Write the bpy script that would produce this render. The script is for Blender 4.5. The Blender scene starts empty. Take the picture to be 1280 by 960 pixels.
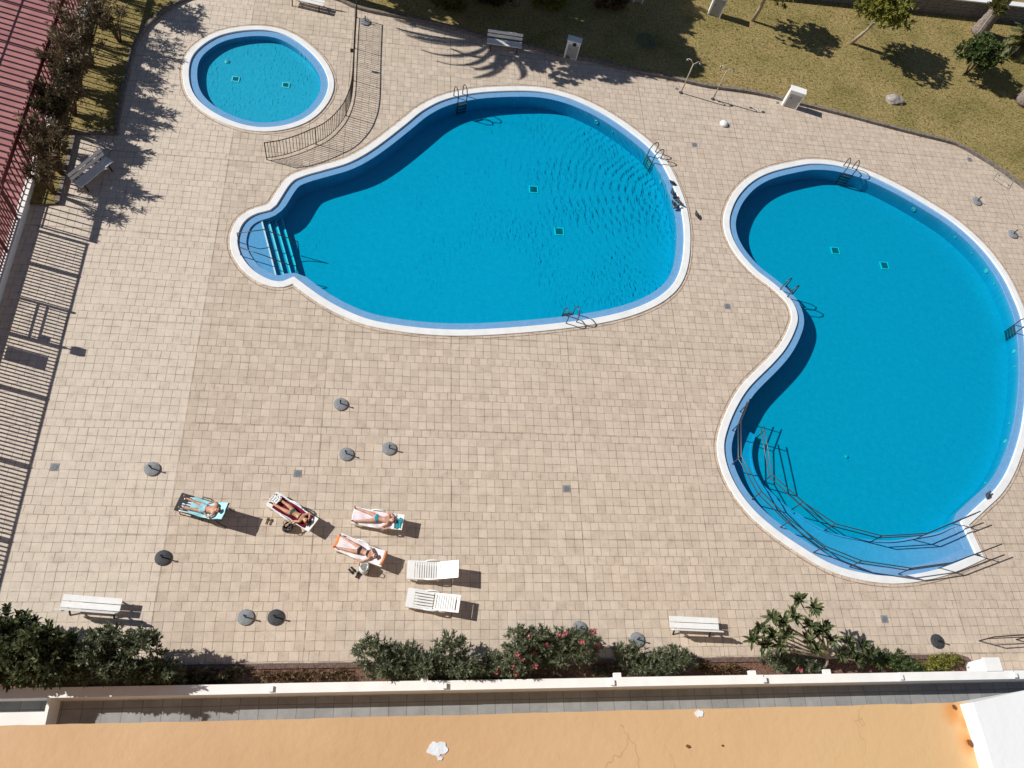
import bpy, bmesh, math, random
from mathutils import Vector, Matrix
random.seed(7)
R = math.radians
sc = bpy.context.scene
col = sc.collection
PI = math.pi

# ---------------------------------------------------------------- camera frame
H = 30.0            # camera height above the terrace, metres
FPX = 1000.0        # focal length in pixels of the 1280 px wide photo
BX = (0.9865837, 0.04103462, 0.15801506)     # world x, y, z on (right, down, forward)
BY = (-0.03664605, -0.88753269, 0.45928508)
BZ = (0.15909012, -0.4589138, -0.87412153)


def G(px, py, z=0.0):
    """photo pixel -> the world point on the horizontal plane z"""
    d = (px - 640.0, py - 480.0, FPX)
    w = [sum(a * b for a, b in zip(d, B)) for B in (BX, BY, BZ)]
    t = (z - H) / w[2]
    return Vector((w[0] * t, w[1] * t, z))


SUN_AZ, SUN_EL = R(-15.0), R(37.5)            # direction the shadows run, height
SHX, SHY = math.cos(SUN_AZ) / math.tan(SUN_EL), math.sin(SUN_AZ) / math.tan(SUN_EL)


def from_shadow(px, py, z):
    """where a thing at height z stands whose shadow falls on that ground pixel"""
    p = G(px, py, 0)
    return Vector((p.x - SHX * z, p.y - SHY * z, z))


# ---------------------------------------------------------------- materials
def mat(name, c, rough=0.7, c2=None, scale=6.0, detail=4.0, metal=0.0, bump=0.0, bscale=40.0, contrast=(0.35, 0.65), spec=0.5):
    m = bpy.data.materials.new(name)
    m.use_nodes = True
    nt = m.node_tree
    b = nt.nodes['Principled BSDF']
    b.inputs['Base Color'].default_value = (*c, 1)
    b.inputs['Roughness'].default_value = rough
    b.inputs['Metallic'].default_value = metal
    b.inputs['Specular IOR Level'].default_value = spec
    tc = nt.nodes.new('ShaderNodeTexCoord')
    if c2 is not None:
        n = nt.nodes.new('ShaderNodeTexNoise')
        n.inputs['Scale'].default_value = scale
        n.inputs['Detail'].default_value = detail
        nt.links.new(tc.outputs['Object'], n.inputs['Vector'])
        r = nt.nodes.new('ShaderNodeValToRGB')
        r.color_ramp.elements[0].position = contrast[0]
        r.color_ramp.elements[1].position = contrast[1]
        r.color_ramp.elements[0].color = (*c, 1)
        r.color_ramp.elements[1].color = (*c2, 1)
        nt.links.new(n.outputs['Fac'], r.inputs['Fac'])
        nt.links.new(r.outputs['Color'], b.inputs['Base Color'])
    if bump:
        n2 = nt.nodes.new('ShaderNodeTexNoise')
        n2.inputs['Scale'].default_value = bscale
        n2.inputs['Detail'].default_value = 5
        nt.links.new(tc.outputs['Object'], n2.inputs['Vector'])
        bp = nt.nodes.new('ShaderNodeBump')
        bp.inputs['Strength'].default_value = bump
        bp.inputs['Distance'].default_value = 0.02
        nt.links.new(n2.outputs['Fac'], bp.inputs['Height'])
        nt.links.new(bp.outputs['Normal'], b.inputs['Normal'])
    return m


def leaf_mat(name, cols, rough=0.45, trans=0.25):
    """every leaf its own shade"""
    m = bpy.data.materials.new(name)
    m.use_nodes = True
    nt = m.node_tree
    b = nt.nodes['Principled BSDF']
    g = nt.nodes.new('ShaderNodeNewGeometry')
    r = nt.nodes.new('ShaderNodeValToRGB')
    cr = r.color_ramp
    while len(cr.elements) < len(cols):
        cr.elements.new(0.5)
    for i, c in enumerate(cols):
        cr.elements[i].position = i / (len(cols) - 1)
        cr.elements[i].color = (*c, 1)
    nt.links.new(g.outputs['Random Per Island'], r.inputs['Fac'])
    nt.links.new(r.outputs['Color'], b.inputs['Base Color'])
    b.inputs['Roughness'].default_value = rough
    tr = nt.nodes.new('ShaderNodeBsdfTranslucent')
    nt.links.new(r.outputs['Color'], tr.inputs['Color'])
    mx = nt.nodes.new('ShaderNodeMixShader')
    mx.inputs[0].default_value = trans
    out = nt.nodes['Material Output']
    nt.links.new(b.outputs[0], mx.inputs[1])
    nt.links.new(tr.outputs[0], mx.inputs[2])
    nt.links.new(mx.outputs[0], out.inputs['Surface'])
    return m


class NB:
    """small node building helper"""
    def __init__(self, name):
        self.m = bpy.data.materials.new(name)
        self.m.use_nodes = True
        self.nt = self.m.node_tree
        self.b = self.nt.nodes['Principled BSDF']
        self.out = self.nt.nodes['Material Output']

    def n(self, t, **kw):
        x = self.nt.nodes.new(t)
        for k, v in kw.items():
            if k.startswith('i_'):
                key = k[2:]
                x.inputs[int(key) if key.isdigit() else key.replace('_', ' ')].default_value = v
            else:
                setattr(x, k, v)
        return x

    def l(self, a, b):
        self.nt.links.new(a, b)

    def ramp(self, fac, stops):
        r = self.n('ShaderNodeValToRGB')
        cr = r.color_ramp
        while len(cr.elements) < len(stops):
            cr.elements.new(0.5)
        for e, (p, c) in zip(cr.elements, stops):
            e.position = p
            e.color = (*c, 1) if len(c) == 3 else c
        self.l(fac, r.inputs['Fac'])
        return r.outputs['Color']

    def mix(self, fac, a, b, blend='MIX'):
        x = self.n('ShaderNodeMix', data_type='RGBA', blend_type=blend)
        for s, v in ((0, fac), (6, a), (7, b)):
            if hasattr(v, 'is_output'):
                self.l(v, x.inputs[s])
            elif s == 0:
                x.inputs[s].default_value = v
            else:
                x.inputs[s].default_value = (*v, 1)
        return x.outputs[2]

    def math(self, op, a, b=0.0):
        x = self.n('ShaderNodeMath', operation=op)
        for s, v in ((0, a), (1, b)):
            if hasattr(v, 'is_output'):
                self.l(v, x.inputs[s])
            else:
                x.inputs[s].default_value = v
        return x.outputs[0]


def paving_material():
    k = NB('terrace_paving')
    tc = k.n('ShaderNodeTexCoord')
    # joints wander a little, as hand-stamped paving does
    nz = k.n('ShaderNodeTexNoise', i_Scale=1.1, i_Detail=2.0)
    k.l(tc.outputs['Object'], nz.inputs['Vector'])
    vm = k.n('ShaderNodeVectorMath', operation='MULTIPLY_ADD')
    k.l(nz.outputs['Color'], vm.inputs[0])
    vm.inputs[1].default_value = (0.07, 0.07, 0)
    off = k.n('ShaderNodeVectorMath', operation='ADD')
    k.l(tc.outputs['Object'], off.inputs[0])
    off.inputs[1].default_value = (107.6 - 0.035, 104.55 - 0.035, 0)
    k.l(off.outputs[0], vm.inputs[2])
    W = 4.5 / 13
    br = k.n('ShaderNodeTexBrick', offset=0.5, offset_frequency=5, squash=1.0)
    br.inputs['Scale'].default_value = 1.0
    br.inputs['Mortar Size'].default_value = 0.0115
    br.inputs['Mortar Smooth'].default_value = 0.35
    br.inputs['Brick Width'].default_value = W
    br.inputs['Row Height'].default_value = W
    br.inputs['Color1'].default_value = (0, 0, 0, 1)
    br.inputs['Color2'].default_value = (1, 1, 1, 1)
    br.inputs['Mortar'].default_value = (0.5, 0.5, 0.5, 1)
    k.l(vm.outputs[0], br.inputs['Vector'])
    big = k.n('ShaderNodeTexNoise', i_Scale=0.16, i_Detail=3.0)
    k.l(tc.outputs['Object'], big.inputs['Vector'])
    mid = k.n('ShaderNodeTexNoise', i_Scale=2.3, i_Detail=5.0, i_Roughness=0.65)
    k.l(tc.outputs['Object'], mid.inputs['Vector'])
    fine = k.n('ShaderNodeTexNoise', i_Scale=26.0, i_Detail=4.0, i_Roughness=0.7)
    k.l(tc.outputs['Object'], fine.inputs['Vector'])
    base = k.ramp(br.outputs['Color'], [(0.0, PAVE[0]), (0.45, PAVE[1]), (1.0, PAVE[2])])
    base = k.mix(k.math('MULTIPLY', big.outputs['Fac'], 0.55), base, PAVE[3])
    # the bays west of the long control joint are newer and paler
    sx = k.n('ShaderNodeSeparateXYZ')
    k.l(tc.outputs['Object'], sx.inputs[0])
    west = k.math('LESS_THAN', sx.outputs['X'], -7.6)
    base = k.mix(k.math('MULTIPLY', west, 0.55), base, PAVE[4])
    east = k.n('ShaderNodeMapRange')
    east.inputs['From Min'].default_value = 6
    east.inputs['From Max'].default_value = 26
    k.l(sx.outputs['X'], east.inputs['Value'])
    base = k.mix(k.math('MULTIPLY', east.outputs[0], 0.35), base, PAVE[5])
    blot = k.ramp(mid.outputs['Fac'], [(0.28, (0.80, 0.785, 0.77)), (0.46, (1, 1, 1)), (0.72, (1.16, 1.15, 1.12))])
    base = k.mix(0.8, base, blot, 'MULTIPLY')
    fn = k.ramp(fine.outputs['Fac'], [(0.25, (0.80, 0.80, 0.80)), (0.75, (1.16, 1.16, 1.16))])
    base = k.mix(0.8, base, fn, 'MULTIPLY')
    # joints: some open and dirty, some nearly closed
    jn = k.n('ShaderNodeTexNoise', i_Scale=1.5, i_Detail=4.0, i_Roughness=0.75)
    k.l(tc.outputs['Object'], jn.inputs['Vector'])
    jr = k.ramp(jn.outputs['Fac'], [(0.36, (0.10, 0.10, 0.10)), (0.58, (1, 1, 1))])
    jf = k.math('MULTIPLY', k.math('MULTIPLY', br.outputs['Fac'], jr), 0.7)
    base = k.mix(jf, base, (0.12, 0.082, 0.05))
    # straight control joints every 4.5 m one way, 5.2 m the other
    def joint(axis, period, o):
        v = k.math('ADD', sx.outputs[axis], o)
        v = k.math('MODULO', v, period)
        v = k.math('SUBTRACT', v, period / 2)
        v = k.math('ABSOLUTE', v)
        return k.math('LESS_THAN', v, 0.011)
    cj = k.math('MAXIMUM', joint('X', 5.2, 107.6 + 1.6 - 5.2 * 0.0 - 0.0 + (2.6 - (107.6 + 1.6 - 7.6) % 5.2)), joint('Y', 4.5, 90 + 2.25 - (13.45 % 4.5)))
    base = k.mix(k.math('MULTIPLY', cj, k.math('ADD', 0.1, k.math('MULTIPLY', jr, 0.65))), base, (0.15, 0.11, 0.08))
    k.l(base, k.b.inputs['Base Color'])
    k.b.inputs['Roughness'].default_value = 0.85
    k.b.inputs['Specular IOR Level'].default_value = 0.25
    h = k.math('ADD', k.math('MULTIPLY', br.outputs['Fac'], -1.0), k.math('MULTIPLY', fine.outputs['Fac'], 0.5))
    h = k.math('ADD', h, k.math('MULTIPLY', br.outputs['Color'], 0.35))
    bp = k.n('ShaderNodeBump', i_Strength=0.5, i_Distance=0.012)
    k.l(h, bp.inputs['Height'])
    k.l(bp.outputs['Normal'], k.b.inputs['Normal'])
    return k.m


PAVE = [(0.545, 0.455, 0.37), (0.595, 0.505, 0.415), (0.66, 0.565, 0.47), (0.53, 0.435, 0.35), (0.70, 0.615, 0.525), (0.57, 0.45, 0.355)]


def lawn_material():
    k = NB('dry_lawn')
    tc = k.n('ShaderNodeTexCoord')
    a = k.n('ShaderNodeTexNoise', i_Scale=0.35, i_Detail=5.0, i_Roughness=0.6)
    b = k.n('ShaderNodeTexNoise', i_Scale=7.0, i_Detail=6.0, i_Roughness=0.75)
    c = k.n('ShaderNodeTexNoise', i_Scale=38.0, i_Detail=3.0)
    for x in (a, b, c):
        k.l(tc.outputs['Object'], x.inputs['Vector'])
    base = k.ramp(a.outputs['Fac'], [(0.3, (0.28, 0.235, 0.08)), (0.5, (0.42, 0.33, 0.135)), (0.7, (0.50, 0.37, 0.17))])
    s = k.ramp(b.outputs['Fac'], [(0.3, (0.32, 0.36, 0.30)), (0.52, (1, 1, 1)), (0.75, (1.5, 1.4, 1.35))])
    base = k.mix(1.0, base, s, 'MULTIPLY')
    s2 = k.ramp(c.outputs['Fac'], [(0.3, (0.6, 0.62, 0.6)), (0.7, (1.3, 1.3, 1.3))])
    base = k.mix(0.9, base, s2, 'MULTIPLY')
    k.l(base, k.b.inputs['Base Color'])
    k.b.inputs['Roughness'].default_value = 0.95
    k.b.inputs['Specular IOR Level'].default_value = 0.1
    bp = k.n('ShaderNodeBump', i_Strength=0.9, i_Distance=0.06)
    k.l(k.math('ADD', b.outputs['Fac'], c.outputs['Fac']), bp.inputs['Height'])
    k.l(bp.outputs['Normal'], k.b.inputs['Normal'])
    return k.m


def mosaic_material(name, c, c2):
    k = NB(name)
    tc = k.n('ShaderNodeTexCoord')
    br = k.n('ShaderNodeTexBrick', offset=0.0)
    br.inputs['Scale'].default_value = 1.0
    br.inputs['Brick Width'].default_value = 0.05
    br.inputs['Row Height'].default_value = 0.05
    br.inputs['Mortar Size'].default_value = 0.002
    br.inputs['Color1'].default_value = (*c, 1)
    br.inputs['Color2'].default_value = (*c2, 1)
    br.inputs['Mortar'].default_value = (c[0] * 1.2, c[1] * 1.15, c[2] * 1.1, 1)
    k.l(tc.outputs['Object'], br.inputs['Vector'])
    n = k.n('ShaderNodeTexNoise', i_Scale=3.5, i_Detail=8.0, i_Roughness=0.75)
    k.l(tc.outputs['Object'], n.inputs['Vector'])
    f = k.ramp(n.outputs['Fac'], [(0.3, (0.9, 0.9, 0.9)), (0.7, (1.08, 1.08, 1.08))])
    k.l(k.mix(1.0, br.outputs['Color'], f, 'MULTIPLY'), k.b.inputs['Base Color'])
    k.b.inputs['Roughness'].default_value = 0.35
    return k.m


def water_material(name, ripple, centre=None, absorb=(2.6, 0.10, 0.12), under=1.15, nscale=3.2):
    k = NB(name)
    k.nt.nodes.remove(k.b)
    tc = k.n('ShaderNodeTexCoord')
    n1 = k.n('ShaderNodeTexNoise', i_Scale=nscale, i_Detail=2.5, i_Roughness=0.5, i_Distortion=0.5)
    mp = k.n('ShaderNodeMapping')
    mp.inputs['Rotation'].default_value = (0, 0, 0.5)
    mp.inputs['Scale'].default_value = (1.0, 0.38, 1)
    k.l(tc.outputs['Object'], mp.inputs['Vector'])
    k.l(mp.outputs[0], n1.inputs['Vector'])
    h = k.math('MULTIPLY', n1.outputs['Fac'], 1.0)
    if centre is not None:
        # the surface is livelier towards the stirred end of the pool
        vd = k.n('ShaderNodeVectorMath', operation='DISTANCE')
        k.l(tc.outputs['Object'], vd.inputs[0])
        vd.inputs[1].default_value = (centre[0][0], centre[0][1], 0)
        calm = k.n('ShaderNodeMapRange')
        for nm, v in (('From Min', 2.0), ('From Max', 15.0), ('To Min', 1.0), ('To Max', 0.45)):
            calm.inputs[nm].default_value = v
        k.l(vd.outputs['Value'], calm.inputs['Value'])
        patch = k.n('ShaderNodeTexNoise', i_Scale=0.35, i_Detail=2.0)
        k.l(tc.outputs['Object'], patch.inputs['Vector'])
        pr = k.ramp(patch.outputs['Fac'], [(0.35, (0.35, 0.35, 0.35)), (0.62, (1, 1, 1))])
        h = k.math('MULTIPLY', k.math('MULTIPLY', h, calm.outputs[0]), pr)
    if centre is not None:
        # rings running out from where the surface is stirred
        for (cx, cy, wl, wt) in centre:
            vs = k.n('ShaderNodeVectorMath', operation='DISTANCE')
            k.l(tc.outputs['Object'], vs.inputs[0])
            vs.inputs[1].default_value = (cx, cy, 0)
            d = k.math('ADD', vs.outputs['Value'], k.math('MULTIPLY', patch.outputs['Fac'], 0.9))
            s = k.math('SINE', k.math('MULTIPLY', d, 2 * PI / wl))
            fade = k.n('ShaderNodeMapRange')
            fade.inputs['From Min'].default_value = 1.0
            fade.inputs['From Max'].default_value = 10.0
            fade.inputs['To Min'].default_value = 1.0
            fade.inputs['To Max'].default_value = 0.0
            k.l(vs.outputs['Value'], fade.inputs['Value'])
            h = k.math('ADD', h, k.math('MULTIPLY', k.math('MULTIPLY', s, fade.outputs[0]), wt))
    bp = k.n('ShaderNodeBump', i_Strength=1.0, i_Distance=ripple)
    k.l(h, bp.inputs['Height'])
    tr = k.n('ShaderNodeBsdfTransparent')
    tr.inputs['Color'].default_value = (0.98, 0.99, 1.0, 1)
    gl = k.n('ShaderNodeBsdfGlossy')
    gl.inputs['Roughness'].default_value = 0.12
    gl.inputs['Color'].default_value = (1, 1, 1, 1)
    k.l(bp.outputs['Normal'], gl.inputs['Normal'])
    fr = k.n('ShaderNodeFresnel')
    ge = k.n('ShaderNodeNewGeometry')
    # index lowered from below, so ripple relief shades the floor in place of caustics
    k.l(k.math('SUBTRACT', 1.33, k.math('MULTIPLY', ge.outputs['Backfacing'], 1.33 - under)), fr.inputs['IOR'])
    k.l(bp.outputs['Normal'], fr.inputs['Normal'])
    mx = k.n('ShaderNodeMixShader')
    k.l(fr.outputs[0], mx.inputs[0])
    k.l(tr.outputs[0], mx.inputs[1])
    k.l(gl.outputs[0], mx.inputs[2])
    k.l(mx.outputs[0], k.out.inputs['Surface'])
    va = k.n('ShaderNodeVolumeCoefficients') if False else k.n('ShaderNodeVolumeAbsorption')
    # density 3: coefficient = density * (1 - colour)
    dens = 3.0
    va.inputs['Density'].default_value = dens
    va.inputs['Color'].default_value = (*[1 - a / dens for a in absorb], 1)
    k.l(va.outputs[0], k.out.inputs['Volume'])
    return k.m


M = {}
M['paving'] = paving_material()
M['lawn'] = lawn_material()
M['earth'] = mat('earth', (0.25, 0.20, 0.14), 0.95, (0.32, 0.26, 0.18), 0.8, bump=0.5)
M['soil'] = mat('soil', (0.07, 0.04, 0.028), 0.95, (0.24, 0.125, 0.085), 14.0, detail=8, bump=1.0, bscale=30)
M['court'] = mat('court', (0.33, 0.135, 0.135), 0.8, (0.40, 0.175, 0.17), 1.2)
def passage_material():
    k = NB('passage_tiles')
    tc = k.n('ShaderNodeTexCoord')
    br = k.n('ShaderNodeTexBrick', offset=0.0)
    for nm, v in (('Scale', 1.0), ('Brick Width', 0.62), ('Row Height', 0.62), ('Mortar Size', 0.012), ('Color1', (0.255, 0.262, 0.268, 1)), ('Color2', (0.30, 0.308, 0.315, 1)), ('Mortar', (0.15, 0.15, 0.15, 1))):
        br.inputs[nm].default_value = v
    k.l(tc.outputs['Object'], br.inputs['Vector'])
    n = k.n('ShaderNodeTexNoise', i_Scale=1.3, i_Detail=6.0, i_Roughness=0.7)
    k.l(tc.outputs['Object'], n.inputs['Vector'])
    k.l(k.mix(1.0, br.outputs['Color'], k.ramp(n.outputs['Fac'], [(0.3, (0.78, 0.78, 0.78)), (0.65, (1.12, 1.12, 1.12))]), 'MULTIPLY'), k.b.inputs['Base Color'])
    k.b.inputs['Roughness'].default_value = 0.6
    return k.m


M['passage'] = passage_material()
M['white'] = mat('white_paint', (0.78, 0.78, 0.77), 0.5, (0.84, 0.84, 0.83), 3.0)
M['white_wall'] = mat('white_render', (0.83, 0.83, 0.82), 0.75, (0.90, 0.90, 0.89), 1.7, detail=8, bump=0.12, bscale=30)
M['plastic'] = mat('white_plastic', (0.80, 0.82, 0.82), 0.35, (0.86, 0.87, 0.87), 4.0)
M['coping'] = mat('white_coping', (0.78, 0.795, 0.80), 0.6, (0.86, 0.875, 0.885), 2.0, detail=7, bump=0.2)
M['joint'] = mat('joint_dirt', (0.20, 0.13, 0.085), 0.9, (0.42, 0.32, 0.24), 3.0, contrast=(0.4, 0.6))
M['ledge'] = mosaic_material('ledge_mosaic', (0.155, 0.355, 0.62), (0.185, 0.395, 0.67))
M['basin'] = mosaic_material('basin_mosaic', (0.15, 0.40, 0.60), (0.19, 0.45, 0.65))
M['basinwall_shaded'] = mosaic_material('basin_wall_shaded_mosaic', (0.10, 0.27, 0.44), (0.125, 0.31, 0.48))  # basin mosaic darkened: the weaker underwater sun on walls is in the colour
M['kidbasin'] = mosaic_material('kid_mosaic', (0.16, 0.44, 0.60), (0.21, 0.50, 0.66))
M['steel'] = mat('steel', (0.30, 0.31, 0.33), 0.3, metal=0.85)
M['railing'] = mat('railing_steel', (0.07, 0.075, 0.085), 0.35, metal=0.4)
M['darkmetal'] = mat('brown_metal', (0.035, 0.026, 0.022), 0.5, metal=0.2)
M['redmetal'] = mat('red_metal', (0.13, 0.028, 0.03), 0.5)
M['black'] = mat('black', (0.018, 0.018, 0.02), 0.6)
M['blackfabric'] = mat('black_fabric', (0.035, 0.036, 0.042), 0.9, (0.055, 0.056, 0.062), 20)
M['greystone'] = mat('grey_concrete', (0.20, 0.215, 0.235), 0.85, (0.27, 0.285, 0.30), 9, bump=0.3)
M['darkstone'] = mat('black_rubber', (0.035, 0.038, 0.045), 0.7, (0.055, 0.058, 0.065), 9)
M['kerb'] = mat('kerb_stone', (0.15, 0.125, 0.11), 0.9, (0.27, 0.24, 0.21), 6, bump=0.5)
M['brick'] = mat('brick_edge', (0.09, 0.055, 0.045), 0.9, (0.19, 0.13, 0.11), 14, bump=0.5)
M['stonewall'] = mat('grey_block', (0.16, 0.15, 0.15), 0.9, (0.26, 0.24, 0.235), 5, bump=0.7, bscale=12)
M['cabinetdoor'] = mat('grey_door', (0.36, 0.38, 0.38), 0.5, (0.42, 0.43, 0.43), 3)
M['drain'] = mat('drain_iron', (0.13, 0.14, 0.16), 0.6, (0.20, 0.21, 0.23), 30)
M['pooldrain'] = mat('pool_grate', (0.05, 0.16, 0.22), 0.6)
M['bark'] = mat('bark', (0.20, 0.16, 0.125), 0.95, (0.34, 0.28, 0.225), 9, bump=1.0, bscale=18)
M['palebark'] = mat('pale_bark', (0.36, 0.29, 0.22), 0.9, (0.48, 0.40, 0.31), 8, bump=0.5)
M['palmbark'] = mat('palm_bark', (0.13, 0.10, 0.09), 0.95, (0.33, 0.28, 0.25), 12, bump=1.0, bscale=12)
M['twig'] = mat('twig', (0.11, 0.07, 0.045), 0.9, (0.19, 0.13, 0.085), 9)
M['rock'] = mat('rock', (0.25, 0.22, 0.20), 0.95, (0.42, 0.39, 0.36), 6, bump=0.8, bscale=10)
M['hose'] = mat('hose', (0.13, 0.17, 0.10), 0.5)
M['oleander'] = leaf_mat('oleander_leaf', [(0.055, 0.07, 0.034), (0.11, 0.135, 0.07), (0.24, 0.26, 0.16)])
M['broad'] = leaf_mat('broad_leaf', [(0.045, 0.06, 0.028), (0.09, 0.115, 0.05), (0.24, 0.26, 0.14)], rough=0.35)
M['frangipani'] = leaf_mat('frangipani_leaf', [(0.05, 0.075, 0.03), (0.11, 0.14, 0.06), (0.24, 0.26, 0.14)], rough=0.4)
M['treeleaf'] = leaf_mat('tree_leaf', [(0.10, 0.12, 0.016), (0.20, 0.21, 0.034), (0.33, 0.30, 0.06)])
M['rubber'] = leaf_mat('glossy_leaf', [(0.03, 0.06, 0.02), (0.06, 0.105, 0.035), (0.16, 0.18, 0.04)], rough=0.5)
M['palmleaf'] = leaf_mat('palm_leaf', [(0.07, 0.09, 0.02), (0.14, 0.15, 0.04), (0.25, 0.21, 0.065)])
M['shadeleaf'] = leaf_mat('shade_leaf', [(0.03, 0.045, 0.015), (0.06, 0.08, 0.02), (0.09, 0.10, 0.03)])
M['dryleaf'] = leaf_mat('dry_leaf', [(0.10, 0.072, 0.042), (0.20, 0.15, 0.085), (0.38, 0.30, 0.19)], trans=0.2)
M['darkleaf'] = leaf_mat('dark_leaf', [(0.045, 0.042, 0.02), (0.095, 0.08, 0.04), (0.20, 0.16, 0.085)])
M['straw'] = leaf_mat('dry_straw', [(0.09, 0.035, 0.02), (0.17, 0.09, 0.045), (0.22, 0.18, 0.07)])
M['grassblade'] = leaf_mat('grass_blade', [(0.12, 0.12, 0.034), (0.26, 0.22, 0.08), (0.44, 0.33, 0.15)], rough=0.9, trans=0.3)
M['flower'] = leaf_mat('flower', [(0.45, 0.05, 0.09), (0.60, 0.12, 0.17), (0.70, 0.30, 0.33)])
M['glass'] = mat('lamp_glass', (0.42, 0.50, 0.54), 0.2)


# ---------------------------------------------------------------- mesh helper
class MB:
    def __init__(self):
        self.v, self.f = [], []

    def add(self, vs, fs):
        o = len(self.v)
        self.v += [tuple(x) for x in vs]
        self.f += [tuple(i + o for i in q) for q in fs]
        return self

    def box(self, c, s, rz=0.0, rot=None):
        m = rot if rot is not None else Matrix.Rotation(rz, 3, 'Z')
        c = Vector(c)
        vs = [c + m @ Vector((x * s[0] / 2, y * s[1] / 2, z * s[2] / 2)) for z in (-1, 1) for y in (-1, 1) for x in (-1, 1)]
        return self.add(vs, [(0, 2, 3, 1), (4, 5, 7, 6), (0, 1, 5, 4), (2, 6, 7, 3), (0, 4, 6, 2), (1, 3, 7, 5)])

    def bar(self, a, b, w, h):
        """box of section w x h from a to b (h towards world up)"""
        a, b = Vector(a), Vector(b)
        d = b - a
        L = d.length
        x = d.normalized()
        up = Vector((0, 0, 1)) if abs(x.z) < 0.95 else Vector((0, 1, 0))
        y = up.cross(x).normalized()
        z = x.cross(y)
        return self.box((a + b) / 2, (L, w, h), rot=Matrix((x, y, z)).transposed())

    def prism(self, poly, z0, z1):
        n = len(poly)
        vs = [(p[0], p[1], z0) for p in poly] + [(p[0], p[1], z1) for p in poly]
        fs = [tuple(range(n - 1, -1, -1)), tuple(range(n, 2 * n))]
        fs += [(i, (i + 1) % n, n + (i + 1) % n, n + i) for i in range(n)]
        return self.add(vs, fs)

    def tube(self, pts, r, n=8, closed=False, cap=True):
        pts = [Vector(p) for p in pts]
        k = len(pts)
        rs = r if isinstance(r, (list, tuple)) else [r] * k
        vs, fs = [], []
        prev = None
        for i, p in enumerate(pts):
            a = pts[(i - 1) % k] if (i > 0 or closed) else p
            b = pts[(i + 1) % k] if (i < k - 1 or closed) else p
            t = (b - a).normalized()
            if prev is None:
                u = Vector((0, 0, 1)) if abs(t.z) < 0.9 else Vector((1, 0, 0))
                x = u.cross(t).normalized()
            else:
                x = (prev - t * prev.dot(t)).normalized()
            prev = x
            y = t.cross(x)
            for j in range(n):
                q = 2 * PI * j / n
                vs.append(p + (x * math.cos(q) + y * math.sin(q)) * rs[i])
        m = k if closed else k - 1
        for i in range(m):
            for j in range(n):
                a, b = i * n + j, i * n + (j + 1) % n
                c, d = ((i + 1) % k) * n + (j + 1) % n, ((i + 1) % k) * n + j
                fs.append((a, b, c, d))
        if cap and not closed:
            fs.append(tuple(range(n - 1, -1, -1)))
            fs.append(tuple(range((k - 1) * n, k * n)))
        return self.add(vs, fs)

    def lathe(self, c, prof, n=24, squash=1.0):
        c = Vector(c)
        vs, fs = [], []
        for (r, z) in prof:
            for j in range(n):
                q = 2 * PI * j / n
                vs.append(c + Vector((r * math.cos(q), r * math.sin(q) * squash, z)))
        for i in range(len(prof) - 1):
            for j in range(n):
                fs.append((i * n + j, i * n + (j + 1) % n, (i + 1) * n + (j + 1) % n, (i + 1) * n + j))
        fs.append(tuple(range(n - 1, -1, -1)))
        fs.append(tuple(range((len(prof) - 1) * n, len(prof) * n)))
        return self.add(vs, fs)

    def quad(self, a, b, c, d):
        return self.add([a, b, c, d], [(0, 1, 2, 3)])

    def leaf(self, p, d, up, L, W, bend=0.0):
        """a folded diamond leaf from p along d"""
        d = d.normalized()
        s = d.cross(up)
        if s.length < 1e-3:
            s = d.cross(Vector((1, 0.3, 0)))
        s.normalize()
        n = s.cross(d)
        if L >= 0.2:      # broad leaf: two halves folded along the midrib
            a1 = p + d * (L * 0.35) + n * (bend * L * 0.4)
            a2 = p + d * (L * 0.75) + n * (bend * L * 0.35)
            tip = p + d * L - n * (bend * L * 0.3)
            f = n * (W * 0.12)
            return self.add([p, a1 + s * (W * 0.46) + f, a2 + s * (W * 0.42) + f, tip, a2 - s * (W * 0.42) + f, a1 - s * (W * 0.46) + f], [(0, 1, 2, 3), (0, 3, 4, 5)])
        mid = p + d * (L * 0.5) + n * (bend * L * 0.5)
        tip = p + d * L - n * (bend * L * 0.4)
        return self.add([p, mid + s * (W / 2) + n * (W * 0.15), tip, mid - s * (W / 2) + n * (W * 0.15)], [(0, 1, 2, 3)])

    def build(self, name, m, parent=None, smooth=False, loc=None):
        me = bpy.data.meshes.new(name)
        off = Vector(loc) if loc is not None else None
        vs = self.v if off is None else [(a - off.x, b - off.y, c - off.z) for a, b, c in self.v]
        me.from_pydata(vs, [], self.f)
        me.materials.append(m)
        if smooth:
            me.polygons.foreach_set('use_smooth', [True] * len(me.polygons))
        me.update()
        o = bpy.data.objects.new(name, me)
        col.objects.link(o)
        if parent is not None:
            o.parent = parent
        if loc is not None:
            o.location = loc
        return o


def tag(o, label, cat, group=None, kind=None):
    if label:
        o['label'] = label
    if cat:
        o['category'] = cat
    if group:
        o['group'] = group
    if kind:
        o['kind'] = kind
    return o


def thing(name, label, cat, loc=(0, 0, 0), rz=0.0, group=None):
    o = bpy.data.objects.new(name, None)
    o.empty_display_size = 0.2
    col.objects.link(o)
    o.location = loc
    o.rotation_euler = (0, 0, rz)
    return tag(o, label, cat, group)


def structure(name, mb, m, smooth=False, kind='structure'):
    o = mb.build(name, m, smooth=smooth)
    o['kind'] = kind
    return o


def dup(root, loc, rz=None, label=None, group=None):
    r = root.copy()
    col.objects.link(r)
    r.location = loc
    if rz is not None:
        r.rotation_euler = (0, 0, rz)
    if label:
        r['label'] = label
    if group:
        r['group'] = group
    for ch in list(root.children):
        c = ch.copy()
        col.objects.link(c)
        c.parent = r
        for g in list(ch.children):
            d = g.copy()
            col.objects.link(d)
            d.parent = c
    return r


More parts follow.
